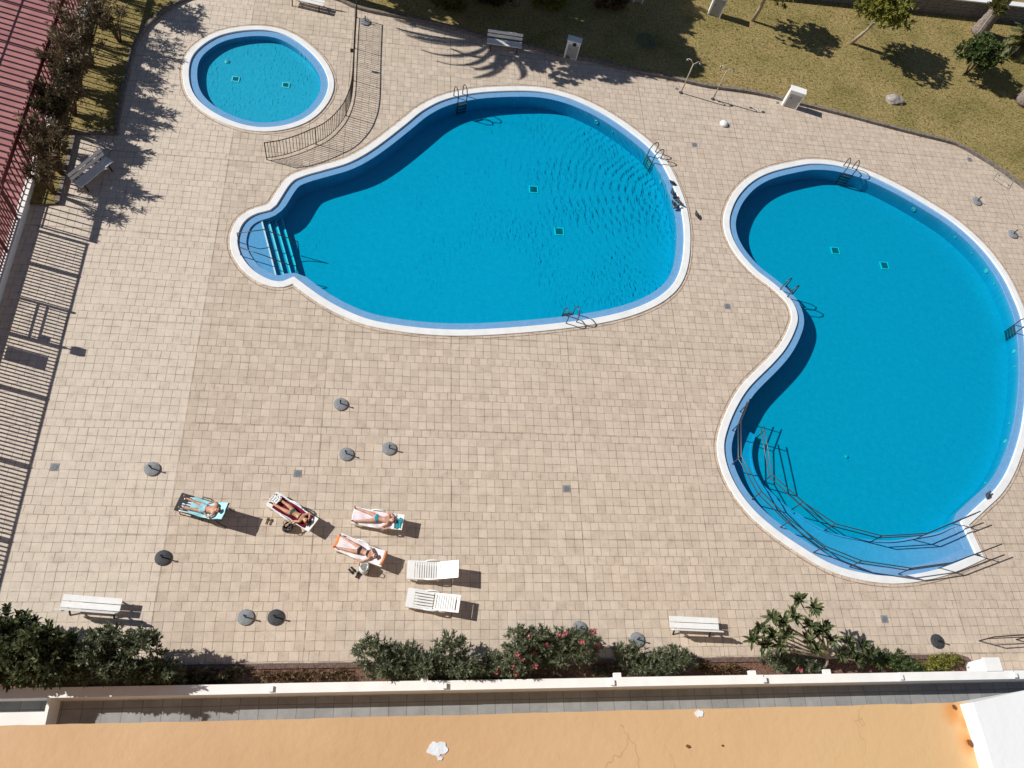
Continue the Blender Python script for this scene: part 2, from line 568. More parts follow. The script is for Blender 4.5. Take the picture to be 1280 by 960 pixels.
# ---------------------------------------------------------------- 2-D outlines
def catmull(pts, closed, step):
    P = [Vector((p.x, p.y)) for p in pts]
    n = len(P)
    out = []
    segs = n if closed else n - 1
    for i in range(segs):
        p1, p2 = P[i], P[(i + 1) % n]
        p0 = P[(i - 1) % n] if (closed or i > 0) else p1 * 2 - p2
        p3 = P[(i + 2) % n] if (closed or i + 2 < n) else p2 * 2 - p1
        k = max(1, int((p2 - p1).length / step))
        for j in range(k):
            t = j / k
            out.append(0.5 * ((2 * p1) + (p2 - p0) * t + (2 * p0 - 5 * p1 + 4 * p2 - p3) * t * t + (3 * p1 - p0 - 3 * p2 + p3) * t ** 3))
    if not closed:
        out.append(P[-1])
    return out


def outline(px, corners=(), step=0.18):
    """closed outline through photo pixels; corners = indices kept sharp; returned counter-clockwise"""
    w = [G(*p) for p in px]
    if not corners:
        o = catmull(w, True, step)
    else:
        cs = sorted(corners)
        o = []
        n = len(w)
        for a, b in zip(cs, cs[1:] + [cs[0] + n]):
            seg = [w[i % n] for i in range(a, b + 1)]
            o += catmull(seg, False, step)[:-1]
    area = sum(o[i].x * o[(i + 1) % len(o)].y - o[(i + 1) % len(o)].x * o[i].y for i in range(len(o)))
    return o if area > 0 else o[::-1]


def smooth_closed(o, it=2):
    for _ in range(it):
        n = len(o)
        o = [(o[i - 1] + o[i] * 2 + o[(i + 1) % n]) / 4 for i in range(n)]
    return o


def offset(o, d):
    """inwards by d, same vertex count"""
    n = len(o)
    res = []
    for i in range(n):
        a, b, c = o[i - 1], o[i], o[(i + 1) % n]
        e1, e2 = (b - a), (c - b)
        n1 = Vector((-e1.y, e1.x)).normalized()
        n2 = Vector((-e2.y, e2.x)).normalized()
        m = (n1 + n2)
        m = m.normalized() if m.length > 1e-6 else n1
        s = min(1.9, 1.0 / max(0.35, m.dot(n1)))
        res.append(b + m * (d * s))
    return res


def strip(mb, a, za, b, zb):
    n = len(a)
    vs = [(p.x, p.y, za) for p in a] + [(p.x, p.y, zb) for p in b]
    mb.add(vs, [(i, (i + 1) % n, n + (i + 1) % n, n + i) for i in range(n)])


def filled(name, outer, holes, z, m):
    """flat sheet with holes, filled by a 2-D curve and turned into a mesh"""
    cu = bpy.data.curves.new(name, 'CURVE')
    cu.dimensions = '2D'
    cu.fill_mode = 'BOTH'
    for poly in [outer] + holes:
        s = cu.splines.new('POLY')
        s.points.add(len(poly) - 1)
        for p, q in zip(s.points, poly):
            p.co = (q[0], q[1], 0, 1)
        s.use_cyclic_u = True
    tmp = bpy.data.objects.new(name + '_tmp', cu)
    col.objects.link(tmp)
    dg = bpy.context.evaluated_depsgraph_get()
    me = bpy.data.meshes.new_from_object(tmp.evaluated_get(dg))
    bpy.data.objects.remove(tmp)
    bpy.data.curves.remove(cu)
    # curve fill may face down: make every face look up
    bm = bmesh.new()
    bm.from_mesh(me)
    for f in bm.faces:
        f.normal_update()
        if f.normal.z < 0:
            f.normal_flip()
    bm.to_mesh(me)
    bm.free()
    me.name = name
    me.materials.clear()
    me.materials.append(m)
    o = bpy.data.objects.new(name, me)
    o.location = (0, 0, z)
    col.objects.link(o)
    return o


# ---------------------------------------------------------------- pool outlines (outer edge of the white coping)
KID = [(228, 92), (233.5, 67), (260, 45), (287, 36), (320, 32.5), (345, 34.5), (370, 44), (392, 60), (410, 80), (418.7, 101), (416, 120), (402.5, 140), (382.5, 155), (352.5, 164), (320, 165.5), (295, 160), (275, 152.5), (250, 137.5), (232.5, 117.5)]
MAIN = [(339, 249), (357, 225), (375, 215), (402.5, 207), (430, 199), (452.5, 187.5), (475, 172), (500, 152.5), (525, 133), (555, 119), (595, 111), (640, 108.5), (677, 110), (710, 117.5), (740, 129.5), (770, 146), (800, 167.5), (822, 187), (838, 210), (851, 237.5), (859.5, 265), (863, 297.5), (860, 332.5), (850, 357.5), (832.5, 375), (810, 387.5), (780, 398), (740, 406.5), (690, 413), (640, 417.5), (590, 420.2), (545, 419.5), (500, 415), (460, 407.5), (427.5, 395), (400, 380), (380, 366), (366, 355.5),
        (355, 359.5), (340, 359), (324, 353), (309, 343), (297.5, 330), (290, 316), (287.5, 302), (289.5, 290), (295, 277.5), (305, 267.5), (318, 261), (333, 257)]
MAIN_C = (0, 37)
MAIN[0] = (338, 253)
BIG = [(904, 277.5), (907.5, 259), (917.5, 240), (935, 222.5), (960, 210), (997.5, 201.3), (1017, 199.5), (1042, 201.5), (1072, 209), (1100, 220), (1132, 236), (1160, 252), (1190, 271), (1217, 293), (1240, 317), (1260, 345), (1273, 371), (1284, 400), (1290, 440), (1291, 480), (1287, 525), (1280, 558), (1267.5, 592.5), (1252, 617.5), (1233, 636), (1211, 656.5),
       (1231, 699), (1192.5, 716), (1161, 725), (1130, 729.5), (1099, 729), (1061, 722), (1030, 710.5), (995.6, 690), (964, 668), (936, 643), (914, 614), (900, 583), (896, 555), (902, 529), (914, 502), (930, 478), (960, 448), (975, 430), (985, 411), (989, 396), (985, 382), (975, 370), (960, 357), (940, 341.5), (920, 319), (908, 297.5)]
BIG_C = (25, 26)

POOLS = {}
for key, px, cs in (('kid', KID, ()), ('main', MAIN, MAIN_C), ('big', BIG, BIG_C)):
    POOLS[key] = outline(px, cs)
POOLS['kid'] = smooth_closed(POOLS['kid'], 12)

COPE, LEDGE = 0.33, 0.35
Z_COPE, Z_LEDGE, Z_WATER = 0.045, -0.03, -0.045


def nearest(poly, p):
    return min(range(len(poly)), key=lambda i: (poly[i] - Vector((p[0], p[1]))).length)


def pool(key, label, depth, basin_m, cope=COPE, ledge=LEDGE):
    o = POOLS[key]
    c = sum(o, Vector((0, 0))) / len(o)
    t = thing('swimming_pool', label, 'swimming pool', (0, 0, 0))
    i1, i2 = offset(o, cope), offset(o, cope + ledge)
    i2 = smooth_closed(i2, 1)
    mb = MB()
    strip(mb, o, -0.05, o, Z_COPE - 0.015)
    strip(mb, o, Z_COPE - 0.015, offset(o, 0.015), Z_COPE)
    strip(mb, offset(o, 0.015), Z_COPE, offset(o, cope - 0.02), Z_COPE)
    strip(mb, offset(o, cope - 0.02), Z_COPE, i1, Z_COPE - 0.02)
    strip(mb, i1, Z_COPE - 0.02, i1, Z_LEDGE - 0.02)
    mb.build('coping', M['coping'], t)
    mb = MB()
    strip(mb, offset(o, -0.15), 0.004, offset(o, -0.115), 0.004)
    mb.build('edge_joint', M['joint'], t)
    mb = MB()
    strip(mb, i1, Z_LEDGE, i2, Z_LEDGE - 0.006)
    strip(mb, i2, Z_LEDGE - 0.006, i2, Z_LEDGE - 0.05)
    mb.build('overflow_ledge', M['ledge'], t)
    mb = MB()
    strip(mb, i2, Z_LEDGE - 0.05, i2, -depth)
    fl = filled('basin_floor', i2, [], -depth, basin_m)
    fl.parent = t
    mb.build('basin_wall', M['basinwall_shaded'], t)
    POOLS[key + '_in'] = i2
    POOLS[key + '_ledge'] = i1
    return t


kid = pool('kid', 'small round shallow paddling pool with white rim beside the curved fence', 0.36, M['kidbasin'], 0.30, 0.36)
mainp = pool('main', 'pear-shaped rippled pool with round stepped entry lobe on its left end', 0.85, M['basin'])
big = pool('big', 'large kidney-shaped pool with curved handrailed entry ramp at its lower end', 0.85, M['basin'])
DEPTH = {'kid': 0.36, 'main': 0.85, 'big': 0.85}
for key, rp, cen, ab, un, ns in (('kid', 0.016, None, (2.2, 0.15, 0.06), 1.165, 8.0),
                     ('main', 0.027, [(G(815, 225).x, G(815, 225).y, 0.40, 0.19), (G(850, 265).x, G(850, 265).y, 0.36, 0.13)], (2.6, 0.07, 0.03), 1.175, 7.5),
                     ('big', 0.013, None, (2.6, 0.10, 0.06), 1.14, 7.0)):
    w = filled('water', POOLS[key + '_in'], [], Z_WATER, water_material('water_' + key, rp, cen, ab, un, ns))
    w['kind'] = 'structure'

# drains on the pool floors, lamps and inlets in the walls
def floor_drain(parent, px, py, key, s=0.42):
    z = -DEPTH[key] + 0.004
    p = G(px, py, z)
    a = MB()
    h = s / 2
    for dx, dy, sx, sy in ((0, h, s + 0.05, 0.05), (0, -h, s + 0.05, 0.05), (h, 0, 0.05, s - 0.05), (-h, 0, 0.05, s - 0.05)):
        a.box((p.x + dx, p.y + dy, z + 0.01), (sx, sy, 0.02), 0)
    f = a.build('drain_frame', M['white'], parent)
    b = MB()
    for i in range(7):
        b.box((p.x - h + 0.055 + i * 0.052, p.y, z + 0.006), (0.034, s - 0.06, 0.012))
    g = b.build('drain_grate', M['pooldrain'], f)


for px, py in ((294.6, 99), (357.3, 106.5)):
    floor_drain(kid, px, py, 'kid', 0.32)
for px, py in ((667, 237), (699, 289.5)):
    floor_drain(mainp, px, py, 'main')
for px, py in ((1044, 313.5), (1105.5, 332)):
    floor_drain(big, px, py, 'big')


def pool_lamp(parent, key, px, py, r=0.11, z=-0.35):
    o = POOLS[key + '_in']
    p = G(px, py, z)
    i = nearest(o, p)
    t = (o[(i + 1) % len(o)] - o[i - 1]).normalized()
    nrm = Vector((-t.y, t.x, 0))
    c = Vector((o[i].x, o[i].y, z)) + nrm * 0.012
    tx = Vector((t.x, t.y, 0))
    mb = MB()
    k = 14
    ring = []
    for rr, off in ((r, 0.0), (r * 0.9, 0.03), (r * 0.62, 0.03), (r * 0.55, 0.012), (0.001, 0.02)):
        ring.append([c + nrm * off + (tx * math.cos(2 * PI * j / k) + Vector((0, 0, 1)) * math.sin(2 * PI * j / k)) * rr for j in range(k)])
    vs = [v for q in ring for v in q]
    mb.add(vs, [(a * k + j, a * k + (j + 1) % k, (a + 1) * k + (j + 1) % k, (a + 1) * k + j) for a in range(len(ring) - 1) for j in range(k)])
    mb.build('underwater_lamp' if r > 0.08 else 'water_inlet', M['glass'], parent)


for px, py, r in ((744, 152, .12), (766, 163, .05), (824, 228, .1), (834, 246, .05), (844, 300, .06), (642, 124, .07)):
    pool_lamp(mainp, 'main', px, py, r)
for px, py, r in ((1142, 261, .12), (1196, 293, .06), (1219, 315, .05), (1232, 338, .12), (1247, 356, .05), (1272, 441, .12), (1274, 462, .05), (1263, 530, .05), (1254, 550, .12), (1232, 602, .06)):
    pool_lamp(big, 'big', px, py, r)
for px, py, r in ((379, 65, .06), (386, 72, .04)):
    pool_lamp(kid, 'kid', px, py, r, -0.2)
p = G(284, 77, -0.355)
mb = MB()
mb.lathe(p, [(0.14, 0.0), (0.14, 0.02), (0.08, 0.05), (0.03, 0.06)], 12)
mb.build('floor_inlet', M['glass'], kid)
p = G(1058, 571, -0.845)
MB().lathe(p, [(0.09, 0.0), (0.09, 0.02), (0.05, 0.05), (0.02, 0.06)], 12).build('floor_inlet', M['glass'], big)

# ---- steps in the entry lobe of the main pool
def clip(poly, a, b):
    """part of poly on the left of the line a->b"""
    out = []
    n = len(poly)
    d = b - a
    side = lambda p: d.x * (p.y - a.y) - d.y * (p.x - a.x)
    for i in range(n):
        p, q = poly[i], poly[(i + 1) % n]
        sp, sq = side(p), side(q)
        if sp >= 0:
            out.append(p)
        if sp * sq < 0:
            out.append(p + (q - p) * (sp / (sp - sq)))
    return out


STEP = [((327.5, 277.5), (345, 345)), ((336.3, 277.5), (355, 346)), ((345.6, 278.8), (364.4, 345)), ((354.4, 280), (372.5, 344))]
inner = POOLS['main_in']
zt = [-0.10, -0.26, -0.42, -0.58]
prev = None
for k, ((ax, ay), (bx, by)) in enumerate(STEP):
    z = zt[k]
    A, B = G(ax, ay, z), G(bx, by, z)
    a, b = Vector((A.x, A.y)), Vector((B.x, B.y))
    d = (b - a).normalized()
    lobe = clip(inner, b + d * 3, a - d * 3)
    cen = Vector((G(318, 310).x, G(318, 310).y))
    if not lobe or min((q - cen).length for q in lobe) > 2.5:
        lobe = clip(inner, a - d * 3, b + d * 3)
    o = filled('entry_step', lobe, [], z, M['ledge'])
    o.parent = mainp
    # riser below the edge and a pale nosing along it
    ed = [q for q in lobe if abs((q - a).cross(d) if False else ((q.x - a.x) * d.y - (q.y - a.y) * d.x)) < 1e-3]
    if len(ed) >= 2:
        ed.sort(key=lambda q: q.dot(d))
        e0, e1 = ed[0], ed[-1]
    else:
        e0, e1 = a, b
    mb = MB()
    mb.quad((e0.x, e0.y, z), (e1.x, e1.y, z), (e1.x, e1.y, -0.85), (e0.x, e0.y, -0.85))
    mb.build('riser', M['basin'], o).location = (0, 0, -z)
    mb = MB()
    mb.bar((e0.x, e0.y, 0.008), (e1.x, e1.y, 0.008), 0.06, 0.016)
    mb.build('nosing', M['coping'], o)

# ---- ramp in the big pool
inn = POOLS['big_in']
i0 = nearest(inn, G(1217, 694))
i1 = nearest(inn, G(927, 521))
n = len(inn)
# walk the way that passes the bottom of the pool
def walk(a, b, s):
    r = []
    i = a
    while True:
        r.append(inn[i % n])
        if i % n == b:
            break
        i += s
        if len(r) > n:
            break
    return r
wa, wb = walk(i0, i1, 1), walk(i0, i1, -1)
bot = Vector((G(1100, 722).x, G(1100, 722).y))
outerw = wa if min((q - bot).length for q in wa) < min((q - bot).length for q in wb) else wb
INNER_PX = [(1200, 657.5), (1188, 661), (1172, 668), (1149, 672.5), (1111, 677.5), (1064, 672), (1030, 661), (999, 640), (964, 608), (951, 590), (945.5, 570), (946, 553), (951, 538)]
innerw = catmull([G(x, y, -0.1) for x, y in INNER_PX], False, 0.15)


def resample(pl, k):
    L = [0]
    for a, b in zip(pl, pl[1:]):
        L.append(L[-1] + (b - a).length)
    out = []
    j = 0
    for i in range(k):
        s = L[-1] * i / (k - 1)
        while j < len(L) - 2 and L[j + 1] < s:
            j += 1
        t = (s - L[j]) / max(1e-9, L[j + 1] - L[j])
        out.append(pl[j] + (pl[j + 1] - pl[j]) * t)
    return out


K = 70
ro, ri = resample(outerw, K), resample(innerw, K)
rz = [-0.040 - 0.60 * (i / (K - 1)) ** 1.1 for i in range(K)]
mb = MB()
vs = [(p.x, p.y, z) for p, z in zip(ro, rz)] + [(p.x, p.y, z) for p, z in zip(ri, rz)]
mb.add(vs, [(i, i + 1, K + i + 1, K + i) for i in range(K - 1)])
mb.quad((ro[-1].x, ro[-1].y, rz[-1]), (ri[-1].x, ri[-1].y, rz[-1]), (ri[-1].x, ri[-1].y, -0.85), (ro[-1].x, ro[-1].y, -0.85))
ramp = mb.build('entry_ramp', M['ledge'], big)
mb = MB()
for i in range(K - 1):
    a, b = ri[i], ri[i + 1]
    t = (b - a).normalized()
    nn = Vector((-t.y, t.x))
    mid = (a + b) / 2
    if (mid + nn - bot).length < (mid - nn - bot).length:
        nn = -nn
    w = nn * 0.07
    za, zb = rz[i] + 0.07, rz[i + 1] + 0.07
    za, zb = min(za, -0.028), min(zb, -0.028)
    mb.quad((a.x, a.y, za), (b.x, b.y, zb), (b.x + w.x, b.y + w.y, zb), (a.x + w.x, a.y + w.y, za))
    mb.quad((a.x + w.x, a.y + w.y, za), (b.x + w.x, b.y + w.y, zb), (b.x + w.x, b.y + w.y, -0.85), (a.x + w.x, a.y + w.y, -0.85))
    mb.quad((a.x, a.y, za), (b.x, b.y, zb), (b.x, b.y, rz[i + 1]), (a.x, a.y, rz[i]))
mb.build('ramp_kerb', M['ledge'], big)


def handrail(label, posts, zs, heights, r=0.024, tails=(0.0, 0.0)):
    """posts: list of world xy; zs: foot height of each"""
    t = thing('pool_handrail', label, 'handrail', (posts[0].x, posts[0].y, zs[0]))
    L = t.location.copy()
    tops = [Vector((p.x, p.y, 0.0)) for p in posts]
    for hh, nm in zip(heights, ('top_bar', 'lower_bar')):
        pl = [Vector((p.x, p.y, hh + min(0, z * 0.8))) for p, z in zip(posts, zs)]
        d0 = (pl[0] - pl[1]).normalized()
        d1 = (pl[-1] - pl[-2]).normalized()
        pl = [pl[0] + d0 * tails[0]] + pl + [pl[-1] + d1 * tails[1]]
        MB().tube(pl, r, 8).build(nm, M['railing'], t, True, None).location = -L
    for p, z in zip(posts, zs):
        a = MB()
        top = heights[0] + min(0, z * 0.8)
        a.tube([(p.x, p.y, z), (p.x, p.y, top)], r, 8)
        o = a.build('post', M['railing'], t, True)
        o.location = -L
    return t


def px_posts(l, z):
    return [Vector((G(x, y, z).x, G(x, y, z).y)) for x, y in l]


s = 3.2
crop = lambda l: [(880 + x / s, 480 + y / s) for x, y in l]
outer_posts = px_posts([(1217, 694), (1173, 710.5), (1123, 717.5), (1062, 708.5), (1017, 690.5), (975.5, 659), (940, 624), (915.5, 580), (915.5, 538), (925, 514.5)], -0.03)
handrail('dark double handrail along the outer edge of the curved pool ramp', outer_posts, [-0.03] * len(outer_posts), (0.92, 0.62), tails=(0.75, 0.2))
ip = [(1190, 655), (1143, 674.5), (1089, 677), (1033, 661.5), (994, 634), (957.5, 599.5), (949.5, 543.5)]
inner_posts = px_posts(ip, -0.1)
zz = [rz[min(range(K), key=lambda i: (ri[i] - q).length)] for q in inner_posts]
handrail('dark double handrail along the inner edge of the curved pool ramp', inner_posts, zz, (0.92, 0.62), tails=(0.75, 0.2))

# entry lobe handrails
for lab, l in (('thin handrail over the pool steps, the one farther from the loungers', [(297.5, 297), (331, 292.3), (361, 297.5), (372, 300)]),
               ('thin handrail over the pool steps, the one nearer the loungers', [(300, 314.5), (331.3, 324.5), (362, 331), (370, 330.5)])):
    pts = px_posts(l, 0.3)
    t = thing('step_handrail', lab, 'handrail', (pts[0].x, pts[0].y, 0))
    L = t.location.copy()
    zs = [0.62, 0.60, 0.28, 0.18]
    MB().tube([(p.x, p.y, z) for p, z in zip(pts, zs)], 0.022, 8).build('top_bar', M['railing'], t, True).location = -L
    for p, z, f in ((pts[0], zs[0], -0.03), (pts[-1], zs[-1], -0.8)):
        MB().tube([(p.x, p.y, f), (p.x, p.y, z)], 0.022, 8).build('post', M['railing'], t, True).location = -L


# ---- pool ladders
def ladder(px, py, key, label):
    o = POOLS[key + '_in']
    i = nearest(o, G(px, py))
    t = (o[(i + 2) % len(o)] - o[i - 2]).normalized()
    nrm = Vector((-t.y, t.x, 0))
    tx = Vector((t.x, t.y, 0))
    c = Vector((o[i].x, o[i].y, 0))
    e = thing('pool_ladder', label, 'pool ladder', c, 0, 'steel ladders at the pool edges')
    for sgn in (-1, 1):
        b = tx * (sgn * 0.25)
        pts = [b - nrm * 0.42 + Vector((0, 0, -0.03)), b - nrm * 0.44 + Vector((0, 0, 0.52)), b - nrm * 0.36 + Vector((0, 0, 0.72)), b - nrm * 0.2 + Vector((0, 0, 0.8)),
               b - nrm * 0.02 + Vector((0, 0, 0.72)), b + nrm * 0.09 + Vector((0, 0, 0.45)), b + nrm * 0.1 + Vector((0, 0, -0.75))]
        MB().tube(pts, 0.026, 8).build('side_rail', M['railing'], e, True)
    for k in range(4):
        MB().box(nrm * 0.12 + Vector((0, 0, -0.08 - 0.19 * k)), (0.5, 0.1, 0.03), math.atan2(t.y, t.x)).build('tread', M['steel'], e)
    return e


ladder(577, 124, 'main', 'steel pool ladder at the top edge of the pear-shaped pool, in line with the bench')
ladder(813, 199, 'main', 'steel pool ladder on the right edge of the pear-shaped pool near the birds')
ladder(711, 399, 'main', 'steel pool ladder at the bottom edge of the pear-shaped pool')
ladder(1058, 216, 'big', 'steel pool ladder at the top end of the kidney-shaped pool')
ladder(980, 364, 'big', 'steel pool ladder at the inner bulge of the kidney-shaped pool, between both pools')
ladder(1274, 413, 'big', 'steel pool ladder on the far right side of the kidney-shaped pool')

# ---------------------------------------------------------------- ground sheets
rect = lambda x0, y0, x1, y1: [(x0, y0), (x1, y0), (x1, y1), (x0, y1)]
holes = [[(p.x, p.y) for p in offset(POOLS[k], 0.05)] for k in ('kid', 'main', 'big')]
ter = filled('terrace', rect(-46, -20, 75, 70), holes, 0.0, M['paving'])
ter['kind'] = 'structure'
gr = filled('ground', rect(-900, -900, 900, 900), [rect(-45.5, -19.5, 74.5, 69.5)], -0.012, M['earth'])
gr['kind'] = 'structure'

Z_LAWN = 0.10
EDGE = [(395, -6), (421, 1), (446, 12), (480, 19.5), (530, 29), (570, 38), (605, 49), (650, 58), (700, 71), (740, 78), (790, 90), (840, 100), (880, 109), (930, 116), (960, 122), (1000, 132), (1060, 147), (1120, 163), (1180, 178), (1200, 185), (1225, 199), (1250, 215), (1280, 237), (1310, 262), (1345, 300), (1385, 350), (1430, 420)]
edge = catmull([G(*p) for p in EDGE], False, 0.3)
lawn_poly = [(p.x, p.y) for p in edge] + [(74, edge[-1].y), (74, 69), (edge[0].x - 3, 69)]
lw = filled('lawn', lawn_poly, [], Z_LAWN, M['lawn'])
lw['kind'] = 'structure'
LEFT = [(262, -10), (230, 2), (210, 14), (190, 30), (178, 45), (168, 66), (162, 90), (156, 118), (151, 148), (148, 169.5)]
ledge = catmull([G(*p) for p in LEFT], False, 0.3)
LEFT2 = [(96, 168.5), (88, 205), (75, 256), (34, 257)]
strip_pts = [(p.x, p.y) for p in ledge] + [(G(*p).x, G(*p).y) for p in LEFT2]
bed_poly = strip_pts + [(-15.4, G(34, 257).y), (-15.4, 69), (ledge[0].x, 69)]
lw2 = filled('planting_strip', bed_poly, [], Z_LAWN, M['lawn'])
lw2['kind'] = 'structure'


def kerb(name, pl, w, h, m, label, side=1):
    mb = MB()
    n = len(pl)
    L, Rr = [], []
    for i, p in enumerate(pl):
        a, b = pl[max(0, i - 1)], pl[min(n - 1, i + 1)]
        t = (b - a).normalized()
        nn = Vector((-t.y, t.x)) * (w * side)
        L.append(p)
        Rr.append(p + nn)
    vs = [(p.x, p.y, 0) for p in L] + [(p.x, p.y, h) for p in L] + [(p.x, p.y, h) for p in Rr] + [(p.x, p.y, 0) for p in Rr]
    fs = []
    for i in range(n - 1):
        for k in range(3):
            fs.append((k * n + i, k * n + i + 1, (k + 1) * n + i + 1, (k + 1) * n + i))
    mb.add(vs, fs)
    o = mb.build(name, m)
    o['kind'] = 'structure'
    return o


kerb('lawn_kerb', edge, 0.16, 0.17, M['kerb'], '')
kerb('lawn_kerb', [Vector((p[0], p[1])) for p in strip_pts[:-1]], 0.16, 0.17, M['kerb'], '', -1)

# loose grass standing in the lawn: nobody could count it
def inside(poly, x, y):
    c = False
    j = len(poly) - 1
    for i in range(len(poly)):
        xi, yi = poly[i]
        xj, yj = poly[j]
        if (yi > y) != (yj > y) and x < (xj - xi) * (y - yi) / (yj - yi) + xi:
            c = not c
        j = i
    return c


mb = MB()
rnd = random.Random(3)
cnt = 0
while cnt < 42000:
    x, y = rnd.uniform(-16, 46), rnd.uniform(20, 52)
    w = x < -6
    if w and not inside(bed_poly, x, y):
        continue
    if not w and not inside(lawn_poly, x, y):
        continue
    if w and rnd.random() < 0.25:
        continue
    a = rnd.uniform(0, 2 * PI)
    d = Vector((math.cos(a), math.sin(a), rnd.uniform(0.3, 1.2)))
    mb.leaf(Vector((x, y, Z_LAWN)), d, Vector((0, 0, 1)), rnd.uniform(0.07, 0.19), rnd.uniform(0.02, 0.05))
    cnt += 1
structure('grass', mb, M['grassblade'], kind='stuff')

# ---------------------------------------------------------------- sports court at the left
mb = MB()
mb.prism(rect(-45, 16, -15.75, 68), 0.004, 0.012)
structure('sports_court', mb, M['court'])

# boundary wall on the left with the bar fence on it
FX = -15.5
t = thing('boundary_wall', 'low white rendered wall under the metal fence along the red court', 'wall', (FX, 30, 0))
MB().box((0, 0, 0.225), (0.20, 76, 0.45)).build('wall', M['white_wall'], t)
MB().box((0, 0, 0.465), (0.26, 76, 0.03)).build('coping', M['white_wall'], t)

# tall picket fence of the court (north part) and bar fence (south part)
def picket_fence(x, y0, y1, sp, hh, label, pw=0.05, board=True, z0=0.48, board_z=None):
    t = thing('picket_fence', label, 'fence', (x, y0, 0))
    n = int((y1 - y0) / 2.64)
    for k in range(n):
        mb = MB()
        ya = k * 2.64
        for i in range(int(2.64 / sp)):
            y = ya + i * sp + 0.1
            mb.box((0, y, (z0 + hh) / 2), (0.04, pw, hh - z0))
        bz = board_z or hh - 0.22
        mb.box((0.026, ya + 1.32, z0 + 0.14), (0.03, 2.64, 0.05))
        if board:
            mb.box((0.026, ya + 1.32, bz), (0.03, 2.64, 0.26))
        else:
            mb.box((0.026, ya + 1.32, bz), (0.03, 2.64, 0.07))
        mb.build('fence_panel', M['redmetal'], t)
        MB().box((-0.07, ya, (z0 + hh) / 2), (0.07, 0.07, hh - z0)).build('post', M['redmetal'], t)
    return t


picket_fence(FX, 22.6, 60, 0.33, 2.55, 'dark red picket fence on the white wall along the red court')
picket_fence(-21.2, 18, 62, 0.36, 4.3, 'tall dark red picket fence on the far side of the red court', 0.10, False, 0.0, 2.1)

t = thing('bar_fence', 'dark red vertical bar fence on the white wall beside the terrace', 'fence', (FX, 0, 0))
ys = 22.55
segs = [(22.5, 20.4, 2.25), (20.35, 18.35, 2.08), (16.5, 13.0, 2.2), (12.95, 9.6, 2.2), (9.55, 6.2, 2.2)]
segs = [(22.4, 20.7), (20.7, 19.0), (17.3, 15.0), (15.0, 12.2), (12.2, 9.4), (9.4, 6.6)]
for a, b in segs:
    mb = MB()
    k = int(round((a - b) / 0.155))
    for i in range(k):
        y = b + (i + 0.5) * (a - b) / k
        mb.box((0, y, 1.32), (0.03, 0.055, 1.68))
    mb.box((0, (a + b) / 2, 2.2), (0.05, a - b, 0.06))
    mb.box((0, (a + b) / 2, 0.56), (0.05, a - b, 0.05))
    mb.build('fence_panel', M['redmetal'], t)
    MB().box((0, a, 1.36), (0.07, 0.07, 1.76)).build('post', M['redmetal'], t)
gate = thing('metal_gate', 'closed dark red bar gate between the fence panels beside the terrace', 'gate', (FX, 18.15, 0))
mb = MB()
for i in range(10):
    mb.box((0, -0.7 + i * 0.155, 1.35), (0.03, 0.055, 1.6))
for z in (0.56, 1.2, 1.5, 2.18):
    mb.box((0.0, 0, z), (0.05, 1.6, 0.06))
mb.build('gate_leaf', M['redmetal'], gate)
for y in (-0.82, 0.82):
    MB().box((0, y, 1.4), (0.1, 0.09, 1.9)).build('gate_post', M['redmetal'], gate)
# a lamp box on the gate post and boards on the fence (their shadows lie on the terrace)
q = from_shadow(105, 391, 2.55)
lp = thing('gate_lamp', 'small box lamp standing on the gate post beside the terrace', 'lamp', (FX, 18.15 - 0.82, 2.35))
MB().tube([(0, 0, 0), (0, 0, 0.22)], 0.03, 8).build('stem', M['darkmetal'], lp)
MB().box((0, 0, 0.38), (0.2, 0.34, 0.32)).build('lamp_box', M['darkmetal'], lp)
for px, py, z, wy, hz, lab in ((24, 447, 1.35, 0.62, 0.0, 'wide'), (54, 424, 1.62, 0.30, 0.36, 'small dark notice board hung high on the bar fence near the gate'), (53, 405, 1.4, 0.26, 0.2, '')):
    q = from_shadow(px, py, z)
    if lab.startswith('small'):
        b = thing('notice_board', lab, 'sign', (FX + 0.04, q.y, z))
        MB().box((0, 0, 0), (0.02, wy, hz)).build('panel', M['darkmetal'], b)
        MB().box((-0.02, 0, 0), (0.012, wy + 0.06, 0.04)).build('bracket', M['darkmetal'], b)
wb = thing('notice_board', 'long dark board fixed low on the bar fence beside the terrace', 'sign', (FX + 0.04, from_shadow(30, 447, 1.2).y, 1.25))
MB().box((0, 0, 0), (0.02, 0.55, 1.25)).build('panel', M['darkmetal'], wb)
MB().box((-0.02, 0, 0.3), (0.012, 0.65, 0.04)).build('bracket', M['darkmetal'], wb)

# ---------------------------------------------------------------- fence by the paddling pool
def px_line(l, step):
    return catmull([G(*p) for p in l], False, step)


